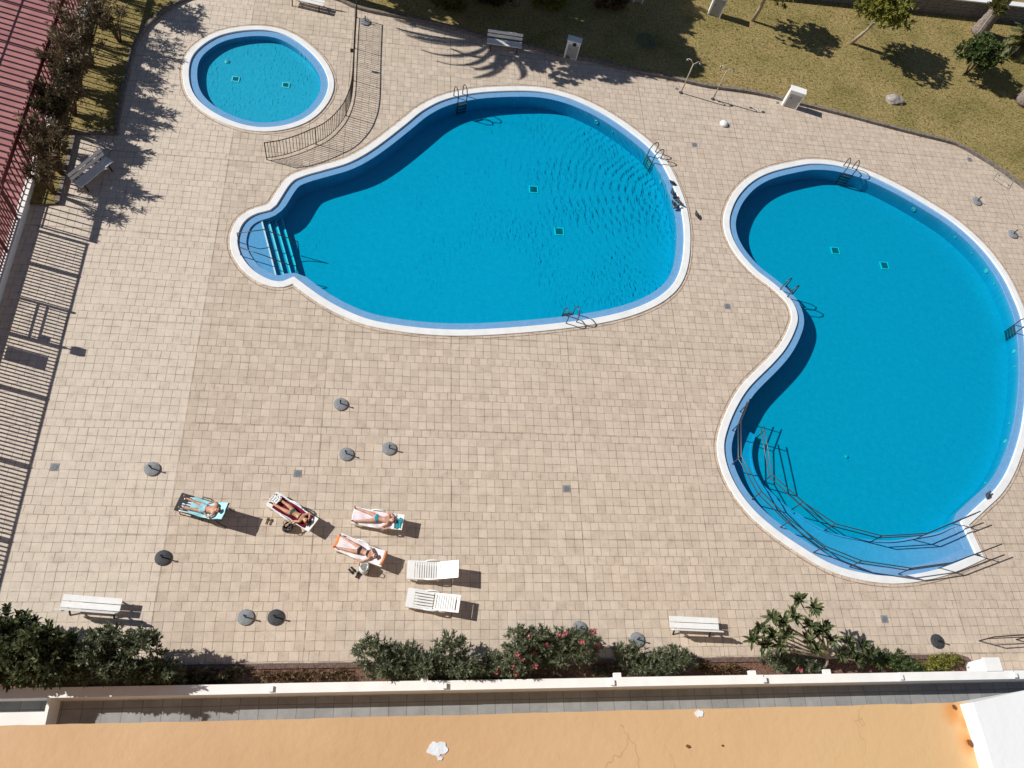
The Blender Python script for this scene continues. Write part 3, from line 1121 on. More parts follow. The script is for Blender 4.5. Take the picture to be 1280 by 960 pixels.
FENCE = [(333.6, 199.5), (352, 196.5), (372, 190.5), (392, 182), (406.8, 174.5), (419, 164), (430, 150), (437, 134), (440.5, 118), (442, 98), (443, 72), (444.5, 45), (446, 22)]
fl = px_line(FENCE, 0.135)
fh = 1.10
t = thing('pool_fence', 'curved brown metal bar fence between the paddling pool and the big pools', 'fence', (fl[0].x, fl[0].y, 0))
L = t.location.copy()
nP = 5
per = len(fl) // nP
for k in range(nP):
    seg = fl[k * per:(k + 1) * per + 1] if k < nP - 1 else fl[k * per:]
    mb = MB()
    mb.tube([(p.x, p.y, fh) for p in seg], 0.024, 6)
    mb.tube([(p.x, p.y, 0.12) for p in seg], 0.018, 6)
    for p in seg[1:]:
        mb.tube([(p.x, p.y, 0.12), (p.x, p.y, fh)], 0.014, 5, cap=False)
    mb.build('fence_panel', M['darkmetal'], t, True).location = -L
    for p in (seg[0],) if k < nP - 1 else (seg[0], seg[-1]):
        MB().tube([(p.x, p.y, 0), (p.x, p.y, fh + 0.02)], 0.026, 8).build('post', M['darkmetal'], t, True).location = -L
gp = G(441, 82)
MB().box((gp.x, gp.y, 0.95), (0.22, 0.10, 0.16)).build('latch', M['darkmetal'], t).location = -L

# ---------------------------------------------------------------- parasol stands
def stand(px, py, m, label, lean=0.0, group=None):
    c = G(px, py, 0.05)
    t = thing('parasol_stand', label, 'parasol stand', (c.x, c.y, 0), 0, 'parasol stands without parasols')
    MB().lathe((0, 0, 0), [(0.275, 0.004), (0.285, 0.03), (0.275, 0.06), (0.18, 0.085), (0.06, 0.10)], 28).build('base', m, t, False)
    a = MB()
    dx = random.uniform(-1, 1) * lean
    a.tube([(0, 0, 0.09), (dx * 0.3, 0, 0.42)], 0.026, 10)
    a.build('tube', M['black'], t, True)
    MB().tube([(dx * 0.2 + 0.025, 0, 0.33), (dx * 0.2 + 0.085, 0.01, 0.33)], 0.014, 6).build('knob', M['black'], t, True)
    return t


ST = [(426, 505, 0, 'grey round parasol stand nearest the big pear-shaped pool'), (433, 567.5, 0, 'grey round parasol stand left of its neighbour, above the sunbathers'),
      (486.5, 560.5, 0, 'grey round parasol stand right of its neighbour, above the sunbathers'), (190, 586, 0, 'grey round parasol stand above the black lounger'),
      (203.5, 697, 1, 'black round parasol stand below the black lounger'), (307, 771.5, 0, 'grey round parasol stand beside a black one above the planting bed'),
      (344.5, 771.5, 1, 'black round parasol stand beside a grey one above the planting bed'), (724.5, 785.5, 0, 'grey round parasol stand half behind the pink-flowered oleander'),
      (796.5, 799.5, 0, 'grey round parasol stand between two oleanders, nearest the wall'), (1172, 801.5, 1, 'black round parasol stand near the lower right corner of the terrace'),
      (1221.5, 251.5, 0, 'pale grey round parasol stand on the right, nearer the lawn kerb'), (1266.5, 292.5, 0, 'pale grey round parasol stand at the right edge beside the kidney-shaped pool'),
      (456.5, 27, 0, 'grey round parasol stand at the upper end of the curved fence')]
for px, py, k, lab in ST:
    stand(px, py, M['darkstone'] if k else M['greystone'], lab, 0.12)

# ---------------------------------------------------------------- floor drains of the terrace
for px, py, lab in ((372, 592, 'square iron floor drain above the burgundy lounger'), (708, 611, 'square iron floor drain in the middle of the open terrace'),
                    (68, 584, 'square iron floor drain near the fence shadow on the left'), (909, 383, 'square iron floor drain between the two big pools'),
                    (868, 181, 'square iron floor drain above the birds'), (1105.5, 774, 'square iron floor drain below the curved ramp'), (516, 32, 'square iron floor drain near the palm shadow'),
                    (1212, 199.5, 'square iron floor drain by the right-hand lawn kerb'), (846, 111, 'small iron floor drain at the foot of the outdoor shower'), (972, 128.5, 'small iron floor drain left of the white cabinet with grey door')):
    p = G(px, py)
    sz = 0.19 if lab.startswith('small') else 0.30
    t = thing('floor_drain', lab, 'drain', (p.x, p.y, 0.003), 0, 'floor drains in the paving')
    MB().box((0, 0, 0.004), (sz, sz, 0.008)).build('frame', M['greystone'], t)
    mb = MB()
    mb.lathe((0, 0, 0.0095), [(sz * 0.36, 0), (sz * 0.36, 0.006), (sz * 0.30, 0.008)], 18)
    mb.build('grate', M['drain'], t)

# ---------------------------------------------------------------- benches
def bench_proto(label):
    t = thing('bench', label, 'bench', (0, 0, 0), 0, 'white park benches')
    # local: x along, y = towards the back, seat front at y=-0.25
    for y, nm in ((-0.14, 'seat_plank'), (0.09, 'seat_plank')):
        MB().box((0, y, 0.43), (1.92, 0.205, 0.045)).build(nm, M['white'], t)
    for k, (y, z) in enumerate(((0.27, 0.60), (0.325, 0.80))):
        MB().box((0, y, z), (1.92, 0.04, 0.15), rot=Matrix.Rotation(R(-16), 3, 'X')).build('back_plank', M['white'], t)
    for x in (-0.72, 0.72):
        a = MB()
        a.bar((x, -0.27, 0.0), (x, -0.14, 0.405), 0.05, 0.04)
        a.bar((x, 0.36, 0.0), (x, 0.12, 0.405), 0.05, 0.04)
        a.bar((x, -0.25, 0.385), (x, 0.22, 0.385), 0.05, 0.035)
        a.bar((x, 0.225, 0.37), (x, 0.375, 0.86), 0.05, 0.035)
        a.build('leg_frame', M['black'], t)
    return t


bp = bench_proto('white bench beside the left shrubs, standing on the lower terrace edge')


def set_bench(o, a, b, z, facing_down):
    """a, b: photo pixels of the two ends of the seat line"""
    A, B = G(*a, z), G(*b, z)
    d = B - A
    o.location = ((A.x + B.x) / 2, (A.y + B.y) / 2, 0)
    o.rotation_euler = (0, 0, math.atan2(d.y, d.x) + (PI if not facing_down else 0))


benches = [((82, 752), (147, 757), False, 'white bench facing the pools, partly behind the big leafy shrub'),
           ((835, 778), (900, 781), False, 'white bench facing the pools, between the oleander and the frangipani'),
           ((606, 50), (655, 57), True, 'white bench in tree shade facing the pear-shaped pool'),
           ((95, 232), (137, 198), True, 'grey-white bench standing askew in spiky shrub shade by the left fence'),
           ((362, -6), (404, 4), True, 'white bench cut off by the picture top above the paddling pool')]
for i, (a, b, fd, lab) in enumerate(benches):
    o = bp if i == 0 else dup(bp, (0, 0, 0), 0)
    o['label'] = lab
    set_bench(o, a, b, 0.43, fd)

# ---------------------------------------------------------------- white cabinets
def cabinet(px, py, ang, w, d, h, label, panel=True):
    """px,py: foot of the front left corner"""
    p = G(px, py)
    t = thing('utility_cabinet', label, 'cabinet', (p.x, p.y, 0), ang, 'white utility cabinets along the lawn')
    a = MB()
    a.box((0.05, d / 2, h / 2), (0.10, d, h))
    a.box((w - 0.03, d / 2, h / 2), (0.06, d, h))
    a.box((w / 2, d - 0.03, h / 2), (w - 0.16, 0.06, h))
    a.box((w / 2, d / 2, h - 0.101), (w - 0.163, d - 0.005, 0.20))
    a.box((w / 2 + 0.01, d / 2, 0.03), (w - 0.165, d - 0.13, 0.06))
    a.build('body', M['white_wall'], t)
    MB().box((w / 2, d / 2, h + 0.02), (w + 0.06, d + 0.06, 0.04)).build('cap', M['white_wall'], t)
    if panel:
        dr = MB().box((w / 2 + 0.02, 0.07, h / 2 - 0.08), (w - 0.17, 0.03, h - 0.29)).build('door', M['cabinetdoor'], t)
        MB().box((w * 0.3, 0.045, h * 0.55), (0.03, 0.02, 0.10)).build('handle', M['black'], dr)
    return t


c1 = cabinet(977.5, 132, R(-17), 0.84, 0.38, 1.12, 'white utility cabinet with grey front door, standing beside sunny lawn kerb')
c2 = cabinet(704, 72, R(-14), 0.74, 0.40, 1.15, 'white utility cabinet with black socket, standing at the edge of the tree shade')
MB().lathe((0.42, 0.0, 1.02), [(0.11, -0.06), (0.12, 0.0), (0.08, 0.06), (0.03, 0.09)], 12).build('socket', M['black'], c2)
cabinet(883.5, 20, R(-17), 0.78, 0.5, 1.45, 'tall white utility cabinet out on the sunny lawn, cut by the picture top', True)
cabinet(790, 4, R(-14), 0.6, 0.4, 1.2, 'white utility cabinet standing deep in the tree shade on the lawn', True)

# ---------------------------------------------------------------- outdoor showers
def shower(px, py, label, h=2.0):
    p = G(px, py)
    t = thing('outdoor_shower', label, 'shower', (p.x, p.y, 0), R(-17), 'outdoor showers at the lawn kerb')
    MB().lathe((0, 0, 0), [(0.12, 0.002), (0.12, 0.02), (0.06, 0.04)], 16).build('base', M['steel'], t)
    MB().tube([(0, 0, 0.02), (0, 0, h)], 0.034, 8).build('pole', M['palebark'], t, True)
    for sx in (-1, 1):
        MB().tube([(0, 0, h - 0.05), (sx * 0.2, 0.10, h + 0.12), (sx * 0.34, 0.18, h + 0.06)], 0.024, 8).build('arm', M['palebark'], t, True)
        MB().lathe((sx * 0.36, 0.19, h - 0.04), [(0.075, 0), (0.07, 0.03), (0.025, 0.09)], 12).build('shower_head', M['steel'], t)
    MB().tube([(0.03, 0, 1.05), (0.13, 0, 1.05)], 0.02, 6).build('tap', M['steel'], t)


shower(851, 116, 'thin outdoor shower pole at the shade edge, left one of the pair')
shower(891, 124, 'thin outdoor shower pole in full sun, right one of the pair')
# frame set into the floor by the right kerb
p = G(1254, 226)
t = thing('floor_hatch', 'square service hatch outlined in the paving by the right lawn kerb', 'hatch', (p.x, p.y, 0.002), R(-40))
MB().box((0, 0, 0.004), (0.95, 0.72, 0.008)).build('plate', M['paving'], t)
mb = MB()
for x, y, a, b in ((0, 0.375, 1.0, 0.03), (0, -0.375, 1.0, 0.03), (0.49, 0, 0.03, 0.72), (-0.49, 0, 0.03, 0.72)):
    mb.box((x, y, 0.006), (a, b, 0.012))
mb.build('frame', M['drain'], t)
for x in (-0.36, 0.36):
    MB().box((x, 0.2 if x < 0 else -0.1, 0.012), (0.1, 0.05, 0.02)).build('handle', M['black'], t)
# white dome lamp cap lying on the floor
p = G(904.5, 155.5)
MB().lathe((0, 0, 0), [(0.21, 0.003), (0.235, 0.05), (0.21, 0.12), (0.14, 0.17), (0.05, 0.19)], 22).build('white_dome', M['plastic'], None, True)
o = bpy.data.objects['white_dome']
o.location = (p.x, p.y, 0)
tag(o, 'round white plastic dome lying alone on the paving below the showers', 'dome cover')

# coiled hose on the lawn
p = G(808, 51, 0.1)
pts = []
for i in range(150):
    a = i / 150 * 2 * PI * 4
    r_ = 0.20 + 0.11 * (i / 150 * 4)
    pts.append((p.x + r_ * math.cos(a), p.y + r_ * math.sin(a), 0.15 + 0.01 * math.sin(i * 1.7)))
pts += [(p.x + 0.75, p.y - 0.12, 0.14), (p.x + 0.95, p.y - 0.25, 0.14), (p.x + 1.05, p.y - 0.15, 0.14)]
tag(MB().tube(pts, 0.03, 6).build('garden_hose', M['hose'], None, True), 'coiled green garden hose lying on the shaded lawn', 'hose')
# rock on the lawn
def rock(px, py, r, name, lab, seed):
    bm = bmesh.new()
    bmesh.ops.create_icosphere(bm, subdivisions=3, radius=r)
    rr = random.Random(seed)
    ax = [Vector((rr.gauss(0, 1), rr.gauss(0, 1), rr.gauss(0, 1))) for _ in range(8)]
    for v in bm.verts:
        d = v.co.normalized()
        f = 1 + 0.10 * sum(math.sin(3 * d.dot(a) + i) for i, a in enumerate(ax)) / 2
        v.co = Vector((v.co.x * f * 1.35, v.co.y * f * 0.9, v.co.z * f * 0.6))
    me = bpy.data.meshes.new(name)
    bm.to_mesh(me)
    bm.free()
    me.materials.append(M['rock'])
    o = bpy.data.objects.new(name, me)
    col.objects.link(o)
    q = G(px, py, 0.1)
    o.location = (q.x, q.y, 0.18)
    tag(o, lab, 'rock')


rock(1117, 126, 0.42, 'rock', 'rough grey rock half sunk in the dry sunny lawn', 4)

# ---------------------------------------------------------------- loungers
class Frame:
    """u along the lounger from foot to head, v across, w up from its bed"""
    def __init__(self, foot, head, zseat, zhead, L=1.92, hinge=1.12):
        F = G(*foot, zseat)
        Hd = G(*head, zhead)
        d = Vector((Hd.x - F.x, Hd.y - F.y, 0))
        self.e = d.normalized()
        self.s = Vector((-self.e.y, self.e.x, 0))
        self.o = Vector((F.x, F.y, 0))
        self.L, self.hinge, self.zs = L, hinge, zseat
        self.ang = math.asin(max(0.0, min(0.9, (zhead - zseat) / (L - hinge))))
        self.w = 0.62

    def pt(self, u, v, w):
        h = self.hinge
        if u <= h - 0.12:
            U, Z, a = u, self.zs, 0.0
        elif u >= h + 0.12:
            a = self.ang
            U, Z = h + (u - h) * math.cos(a), self.zs + (u - h) * math.sin(a)
        else:
            t = (u - (h - 0.12)) / 0.24
            a = self.ang * t
            U = u - 0.0 if a == 0 else (h - 0.12) + 0.24 * t * math.cos(a / 2)
            Z = self.zs + 0.24 * t * math.sin(a / 2)
        return self.o + self.e * (U - math.sin(a) * w) + self.s * v + Vector((0, 0, Z + math.cos(a) * w))


def mapped(fr, u0, u1, v0, v1, w0, w1, mb, nu=1):
    """a box in lounger space, bent along the bed"""
    vs, fs = [], []
    for i in range(nu + 1):
        u = u0 + (u1 - u0) * i / nu
        vs += [fr.pt(u, v0, w0), fr.pt(u, v1, w0), fr.pt(u, v1, w1), fr.pt(u, v0, w1)]
    for i in range(nu):
        a, b = i * 4, i * 4 + 4
        for k in range(4):
            fs.append((a + k, b + k, b + (k + 1) % 4, a + (k + 1) % 4))
    fs += [(0, 1, 2, 3), (nu * 4 + 3, nu * 4 + 2, nu * 4 + 1, nu * 4)]
    mb.add(vs, fs)


def rel(o, t):
    o.parent = t
    o.location = -t.location
    return o


def plastic_lounger(fr, label, split=False, width=0.62):
    c = fr.pt(0.9, 0, 0)
    t = thing('sun_lounger', label, 'sun lounger', (c.x, c.y, 0), 0, 'sun loungers on the terrace')
    W = width / 2
    L, h = fr.L, fr.hinge
    fr.w = width
    # side rails with a swelling armrest
    for sg in (-1, 1):
        a = MB()
        us = [0, 0.06, 0.3, 0.6, 0.85, 1.0, h + 0.05]
        for u0, u1 in zip(us, us[1:]):
            mapped(fr, u0, u1, sg * W - 0.03, sg * W + 0.03, -0.075, 0.02, a, 2)
        rel(a.build('side_rail', M['plastic']), t)
        a = MB()
        pts = [fr.pt(0.62, sg * W, -0.02), fr.pt(0.74, sg * (W + 0.035), 0.07), fr.pt(0.95, sg * (W + 0.045), 0.12), fr.pt(1.12, sg * (W + 0.035), 0.08), fr.pt(1.2, sg * W, -0.02)]
        a.tube(pts, 0.026, 8)
        rel(a.build('armrest', M['plastic'], None, True), t)
    a = MB()
    mapped(fr, -0.02, 0.26, -W, W, -0.02, 0.025, a, 3)
    if split:
        for k in range(6):
            v = -W + 0.06 + k * (2 * W - 0.12) / 5
            mapped(fr, 0.262, h - 0.02, v - 0.035, v + 0.035, -0.015, 0.02, a, 6)
    else:
        u = 0.285
        while u < h - 0.03:
            mapped(fr, u, u + 0.062, -W + 0.031, W - 0.031, -0.015, 0.02, a, 1)
            u += 0.088
    rel(a.build('seat_slats', M['plastic']), t)
    a = MB()
    u = h + 0.02
    mapped(fr, u, u + 0.07, -W, W, -0.02, 0.022, a, 1)
    u += 0.095
    while u < L - 0.16:
        mapped(fr, u, u + 0.072, -W + 0.071, W - 0.071, -0.015, 0.018, a, 1)
        u += 0.088
    for sg in (-1, 1):
        mapped(fr, h + 0.092, L - 0.122, sg * W - (0.07 if sg > 0 else 0), sg * W + (0.07 if sg < 0 else 0), -0.03, 0.024, a, 8)
    mapped(fr, L - 0.12, L, -W, W, -0.025, 0.026, a, 2)
    rel(a.build('backrest', M['plastic']), t)
    for u in (0.14, h + 0.02):
        for sg in (-1, 1):
            a = MB()
            p = fr.pt(u, sg * (W - 0.01), -0.07)
            a.bar((p.x, p.y, 0.0), p, 0.07, 0.05)
            rel(a.build('leg', M['plastic']), t)
    if fr.ang > 0.05:
        a = MB()
        p = fr.pt(L - 0.35, 0, -0.03)
        for sg in (-1, 1):
            q = fr.pt(L - 0.35, sg * (W - 0.06), -0.03)
            b = fr.pt(h + 0.35, sg * (W - 0.06), -0.03)
            a.bar((b.x, b.y, fr.zs - 0.07), q, 0.03, 0.03)
        rel(a.build('back_support', M['plastic']), t)
    return t


def black_lounger(fr, label):
    c = fr.pt(0.9, 0, 0)
    t = thing('sun_lounger', label, 'sun lounger', (c.x, c.y, 0), 0, 'sun loungers on the terrace')
    W = 0.33
    for sg in (-1, 1):
        rel(MB().tube([fr.pt(u, sg * W, 0) for u in (0, 0.4, 0.8, 1.05, 1.2, 1.5, fr.L)], 0.024, 8).build('side_tube', M['black'], None, True), t)
        for u in (0.18, 1.0):
            p = fr.pt(u, sg * W, 0)
            rel(MB().tube([p, (p.x - fr.e.x * 0.06, p.y - fr.e.y * 0.06, 0.0)], 0.02, 8).build('leg', M['black'], None, True), t)
        q = fr.pt(fr.L - 0.4, sg * W, 0)
        p = fr.pt(1.12, sg * W, 0)
        rel(MB().tube([q, p + fr.e * 0.75 - Vector((0, 0, p.z))], 0.018, 8).build('back_strut', M['black'], None, True), t)
        rel(MB().tube([fr.pt(0.75, sg * W, 0), fr.pt(0.8, sg * (W + 0.05), 0.16), fr.pt(1.15, sg * (W + 0.05), 0.18), fr.pt(1.3, sg * W, 0.02)], 0.018, 8).build('armrest', M['black'], None, True), t)
    a = MB()
    mapped(fr, 0.0, fr.L, -W + 0.01, W - 0.01, -0.012, 0.004, a, 16)
    rel(a.build('sling', M['blackfabric']), t)
    a = MB()
    mapped(fr, -0.03, 0.30, -W - 0.01, W + 0.01, 0.006, 0.035, a, 3)
    rel(a.build('foot_pad', M['blackfabric']), t)
    return t


def towel_mat(name, kind):
    k = NB(name)
    at = k.n('ShaderNodeUVMap')
    sp = k.n('ShaderNodeSeparateXYZ')
    k.l(at.outputs['UV'], sp.inputs[0])
    u = sp.outputs['X']
    v = sp.outputs['Y']
    if kind == 'turq':
        c = k.ramp(u, [(0.0, (0.03, 0.10, 0.14)), (0.07, (0.32, 0.66, 0.74)), (1.0, (0.42, 0.74, 0.80))])
        w = k.math('GREATER_THAN', k.math('SINE', k.math('MULTIPLY', v, 44.0)), 0.1)
        lo = k.math('LESS_THAN', u, 0.16)
        st = k.mix(w, (0.02, 0.10, 0.15), (0.85, 0.88, 0.88))
        c = k.mix(lo, c, st)
    elif kind == 'burg':
        c = k.ramp(v, [(0.0, (0.10, 0.006, 0.02)), (0.5, (0.17, 0.010, 0.04)), (1.0, (0.22, 0.012, 0.06))])
    elif kind == 'pink':
        n = k.n('ShaderNodeTexNoise', i_Scale=9.0, i_Detail=3.0)
        k.l(at.outputs['UV'], n.inputs['Vector'])
        c = k.ramp(n.outputs['Fac'], [(0.35, (0.80, 0.66, 0.72)), (0.52, (0.86, 0.78, 0.82)), (0.7, (0.66, 0.60, 0.74))])
    elif kind == 'orange':
        n = k.n('ShaderNodeTexNoise', i_Scale=8.0, i_Detail=3.0)
        k.l(at.outputs['UV'], n.inputs['Vector'])
        c = k.ramp(n.outputs['Fac'], [(0.35, (0.82, 0.70, 0.74)), (0.55, (0.86, 0.80, 0.82)), (0.7, (0.62, 0.60, 0.76))])
        e = k.math('MAXIMUM', k.math('LESS_THAN', u, 0.055), k.math('GREATER_THAN', u, 0.955))
        c = k.mix(e, c, (0.78, 0.27, 0.10))
    elif kind == 'stripe':
        w = k.math('GREATER_THAN', k.math('SINE', k.math('MULTIPLY', v, 25.0)), 0.5)
        c = k.mix(w, (0.86, 0.86, 0.86), (0.42, 0.45, 0.46))
    elif kind == 'teal':
        n = k.n('ShaderNodeTexNoise', i_Scale=7.0, i_Detail=3.0)
        k.l(at.outputs['UV'], n.inputs['Vector'])
        c = k.ramp(n.outputs['Fac'], [(0.4, (0.01, 0.10, 0.13)), (0.5, (0.02, 0.30, 0.36)), (0.65, (0.10, 0.50, 0.54))])
    k.l(c, k.b.inputs['Base Color'])
    k.b.inputs['Roughness'].default_value = 0.95
    k.b.inputs['Specular IOR Level'].default_value = 0.1
    return k.m


def towel(fr, u0, u1, hw, m, name, label, skew=0.0, w0=0.035, seed=1, drape=0.0, vc=0.0):
    """a cloth lying on the bed with soft creases; edges may hang over the sides"""
    rr = random.Random(seed)
    ph = [rr.uniform(0, 6) for _ in range(6)]
    nu, nv = 40, 16
    vs, uv, fs = [], [], []
    for i in range(nu + 1):
        for j in range(nv + 1):
            a, b = i / nu, j / nv
            u = u0 + (u1 - u0) * a + 0.015 * math.sin(b * 7 + ph[0])
            v = vc + (b - 0.5) * 2 * hw + skew * (a - 0.5) + 0.018 * math.sin(a * 9 + ph[1])
            w = w0 + 0.008 * math.sin(a * 23 + ph[2] + 3 * b) + 0.006 * math.sin(b * 17 + ph[3] + 4 * a)
            ev = abs(v) - (fr.w / 2 + 0.02)
            if ev > 0:
                w -= ev * 0.9 + drape * 0.0
                v = math.copysign(fr.w / 2 + 0.02 + ev * 0.35, v)
            vs.append(fr.pt(u, v, w))
            uv.append((a, b))
    for i in range(nu):
        for j in range(nv):
            k = i * (nv + 1) + j
            fs.append((k, k + nv + 1, k + nv + 2, k + 1))
    # give the cloth thickness
    n = len(vs)
    vs2 = vs + [v - Vector((0, 0, 0.010)) for v in vs]
    uv2 = uv + uv
    fs2 = fs + [tuple(n + x for x in reversed(f)) for f in fs]
    border = [j for j in range(nv + 1)] + [i * (nv + 1) + nv for i in range(1, nu + 1)] + [nu * (nv + 1) + j for j in range(nv - 1, -1, -1)] + [i * (nv + 1) for i in range(nu - 1, 0, -1)]
    for a, b in zip(border, border[1:] + border[:1]):
        fs2.append((a, b, b + n, a + n))
    me = bpy.data.meshes.new(name)
    me.from_pydata([tuple(v) for v in vs2], [], fs2)
    lay = me.uv_layers.new(name='UVMap')
    for lp in me.loops:
        lay.data[lp.index].uv = uv2[lp.vertex_index]
    me.polygons.foreach_set('use_smooth', [True] * len(me.polygons))
    me.materials.append(m)
    o = bpy.data.objects.new(name, me)
    col.objects.link(o)
    tag(o, label, 'towel')
    return o


# ---------------------------------------------------------------- people lying on the loungers
def skin_mat(name, c, c2):
    k = NB(name)
    tc = k.n('ShaderNodeTexCoord')
    n = k.n('ShaderNodeTexNoise', i_Scale=7.0, i_Detail=4.0)
    k.l(tc.outputs['Object'], n.inputs['Vector'])
    k.l(k.ramp(n.outputs['Fac'], [(0.35, c), (0.65, c2)]), k.b.inputs['Base Color'])
    k.b.inputs['Roughness'].default_value = 0.5
    k.b.inputs['Subsurface Weight'].default_value = 0.08
    k.b.inputs['Subsurface Radius'].default_value = (0.02, 0.008, 0.004)
    return k.m


def person(fr, label, skin, hair, clothes, arms, spread=0.11, u_heel=0.05, scale=1.0, v0=0.0, female=True, knees=0.0, head_turn=0.0, hair_long=False, shades=False, bulk=1.0):
    """skeleton in lounger space, grown to one continuous skin"""
    V, E_, Rd = [], [], []

    def add(p, r, par=None):
        V.append(Vector(p))
        Rd.append(r)
        if par is not None:
            E_.append((par, len(V) - 1))
        return len(V) - 1

    s = scale
    B = 0.115 * bulk
    U = lambda x: u_heel + x * s
    hipw = 0.088 if female else 0.08
    shw = 0.155 if female else 0.185
    z0 = 0.13
    pel = add((U(0.90), v0, z0), B * 1.12)
    lo = add((U(1.00), v0, z0), B * (1.02 if female else 1.08))
    waist = add((U(1.10), v0, z0), B * (0.92 if female else 1.06), lo)
    E_.append((pel, lo))
    chest = add((U(1.24), v0, z0 + 0.01), B * 1.12, waist)
    up = add((U(1.345), v0, z0 + 0.01), B * 1.0, chest)
    neck = add((U(1.435), v0, z0 + 0.01), 0.052, up)
    h1 = add((U(1.495), v0 + head_turn * 0.3, z0 + 0.035), 0.074, neck)
    h2 = add((U(1.565), v0 + head_turn * 0.6, z0 + 0.035), 0.090, h1)
    h3 = add((U(1.635), v0 + head_turn, z0 + 0.030), 0.074, h2)
    nose = add((U(1.530), v0 + head_turn * 0.5, z0 + 0.145), 0.013, h2)
    for sg in (-1, 1):
        add((U(1.545), v0 + head_turn * 0.5 + sg * 0.098, z0 + 0.02), 0.016, h2)
    for sg in (-1, 1):
        hp = add((U(0.85), v0 + sg * hipw, z0 - 0.005), 0.098 * bulk, pel)
        th = add((U(0.68), v0 + sg * (hipw + spread * 0.25), z0 - 0.005 + knees * 0.5), 0.083 * bulk, hp)
        kn = add((U(0.46), v0 + sg * (hipw * 0.9 + spread * 0.55), z0 - 0.02 + knees), 0.054, th)
        cf = add((U(0.32), v0 + sg * (hipw * 0.85 + spread * 0.75), z0 - 0.035 + knees * 0.6), 0.054, kn)
        an = add((U(0.085), v0 + sg * (hipw * 0.8 + spread), 0.075), 0.034, cf)
        he = add((U(0.03), v0 + sg * (hipw * 0.8 + spread), 0.070), 0.036, an)
        ft = add((U(0.0), v0 + sg * (hipw * 0.8 + spread + 0.03), 0.15), 0.036, he)
        toe = add((U(-0.015), v0 + sg * (hipw * 0.8 + spread + 0.055), 0.235), 0.026, ft)
    for sg, pose in ((-1, arms[0]), (1, arms[1])):
        sh = add((U(1.375), v0 + sg * shw, z0), 0.062 * (bulk * 0.5 + 0.5), up)
        (eu, ev, ew), (wu, wv, ww), (hu, hv, hw) = pose
        e0 = Vector((U(1.375), v0 + sg * shw, z0))
        el = Vector((U(eu), v0 + sg * ev, ew))
        mid = (e0 + el) / 2
        um = add(mid, 0.048, sh)
        ee = add(el, 0.040, um)
        wr = Vector((U(wu), v0 + sg * wv, ww))
        fm = add((el + wr) / 2, 0.037, ee)
        w_ = add(wr, 0.026, fm)
        d = Vector((hu, hv * sg, hw)).normalized()
        palm = add(wr + d * 0.06, 0.034, w_)
        side = d.cross(Vector((0, 0, 1)))
        side = side.normalized() if side.length > 1e-3 else Vector((0, 1, 0))
        for k, (off, ln) in enumerate(((-0.030, 0.062), (-0.010, 0.075), (0.011, 0.070), (0.031, 0.055))):
            f0 = add(wr + d * 0.095 + side * off, 0.0095, palm)
            f1 = add(wr + d * (0.095 + ln * 0.55) + side * off * 1.15 - Vector((0, 0, 0.008)), 0.0085, f0)
            add(wr + d * (0.095 + ln) + side * off * 1.2 - Vector((0, 0, 0.024)), 0.0075, f1)
        t0 = add(wr + d * 0.05 + side * (0.045 * sg), 0.010, palm)
        add(wr + d * 0.085 + side * (0.062 * sg), 0.0085, t0)
    me = bpy.data.meshes.new('person')
    me.from_pydata([tuple(v) for v in V], E_, [])
    tmp = bpy.data.objects.new('person_tmp', me)
    col.objects.link(tmp)
    md = tmp.modifiers.new('skin', 'SKIN')
    md.use_smooth_shade = True
    md.branch_smoothing = 0.3
    for i, sv in enumerate(me.skin_vertices[0].data):
        sv.radius = (Rd[i], Rd[i])
        sv.use_root = (i == 0)
    ss = tmp.modifiers.new('sub', 'SUBSURF')
    ss.levels = ss.render_levels = 2
    dg = bpy.context.evaluated_depsgraph_get()
    em = bpy.data.meshes.new_from_object(tmp.evaluated_get(dg))
    bpy.data.objects.remove(tmp)
    rest = [v.co.copy() for v in em.vertices]
    # flatter from front to back than it is wide
    rest2 = [Vector((c.x, c.y, 0.02 + c.z * 0.80)) for c in rest]
    pos = [fr.pt(c.x, c.y, max(c.z, 0.03) + 0.02) for c in rest2]
    for v, p in zip(em.vertices, pos):
        v.co = p
    em.name = 'person'
    em.materials.clear()
    em.materials.append(skin)
    em.polygons.foreach_set('use_smooth', [True] * len(em.polygons))
    em.polygons.foreach_set('material_index', [0] * len(em.polygons))
    em.update()
    body = bpy.data.objects.new('person', em)
    col.objects.link(body)
    tag(body, label, 'person')
    nrm = [v.normal.copy() for v in em.vertices]

    def shell(name, pred, m, th):
        keep = [p for p in em.polygons if all(pred((rest[i].x - u_heel) / s, rest[i].y - v0, rest[i].z - z0) for i in p.vertices)]
        if not keep:
            return
        ids = sorted({i for p in keep for i in p.vertices})
        ix = {i: k for k, i in enumerate(ids)}
        mm = bpy.data.meshes.new(name)
        mm.from_pydata([tuple(pos[i] + nrm[i] * th) for i in ids], [], [tuple(ix[i] for i in p.vertices) for p in keep])
        mm.polygons.foreach_set('use_smooth', [True] * len(mm.polygons))
        mm.materials.append(m)
        o = bpy.data.objects.new(name, mm)
        col.objects.link(o)
        o.parent = body
        return o

    if hair is not None:
        hl = 1.50 if hair_long else 1.555
        shell('hair', lambda u, v, w: u > 1.47 and abs(v - head_turn * 0.6) < 0.13 and (u > 1.615 or (u > hl and w < 0.03)), hair, 0.016)
        if hair_long:
            for k in range(9):
                a = (k - 4) / 4
                pts = [fr.pt(U(1.60), v0 + head_turn + a * 0.06, 0.14), fr.pt(U(1.70), v0 + head_turn + a * 0.10, 0.09), fr.pt(U(1.76 - abs(a) * 0.05), v0 + head_turn + a * 0.13, 0.06)]
                MB().tube(pts, [0.028, 0.024, 0.010], 6).build('hair_lock', hair, body, True)
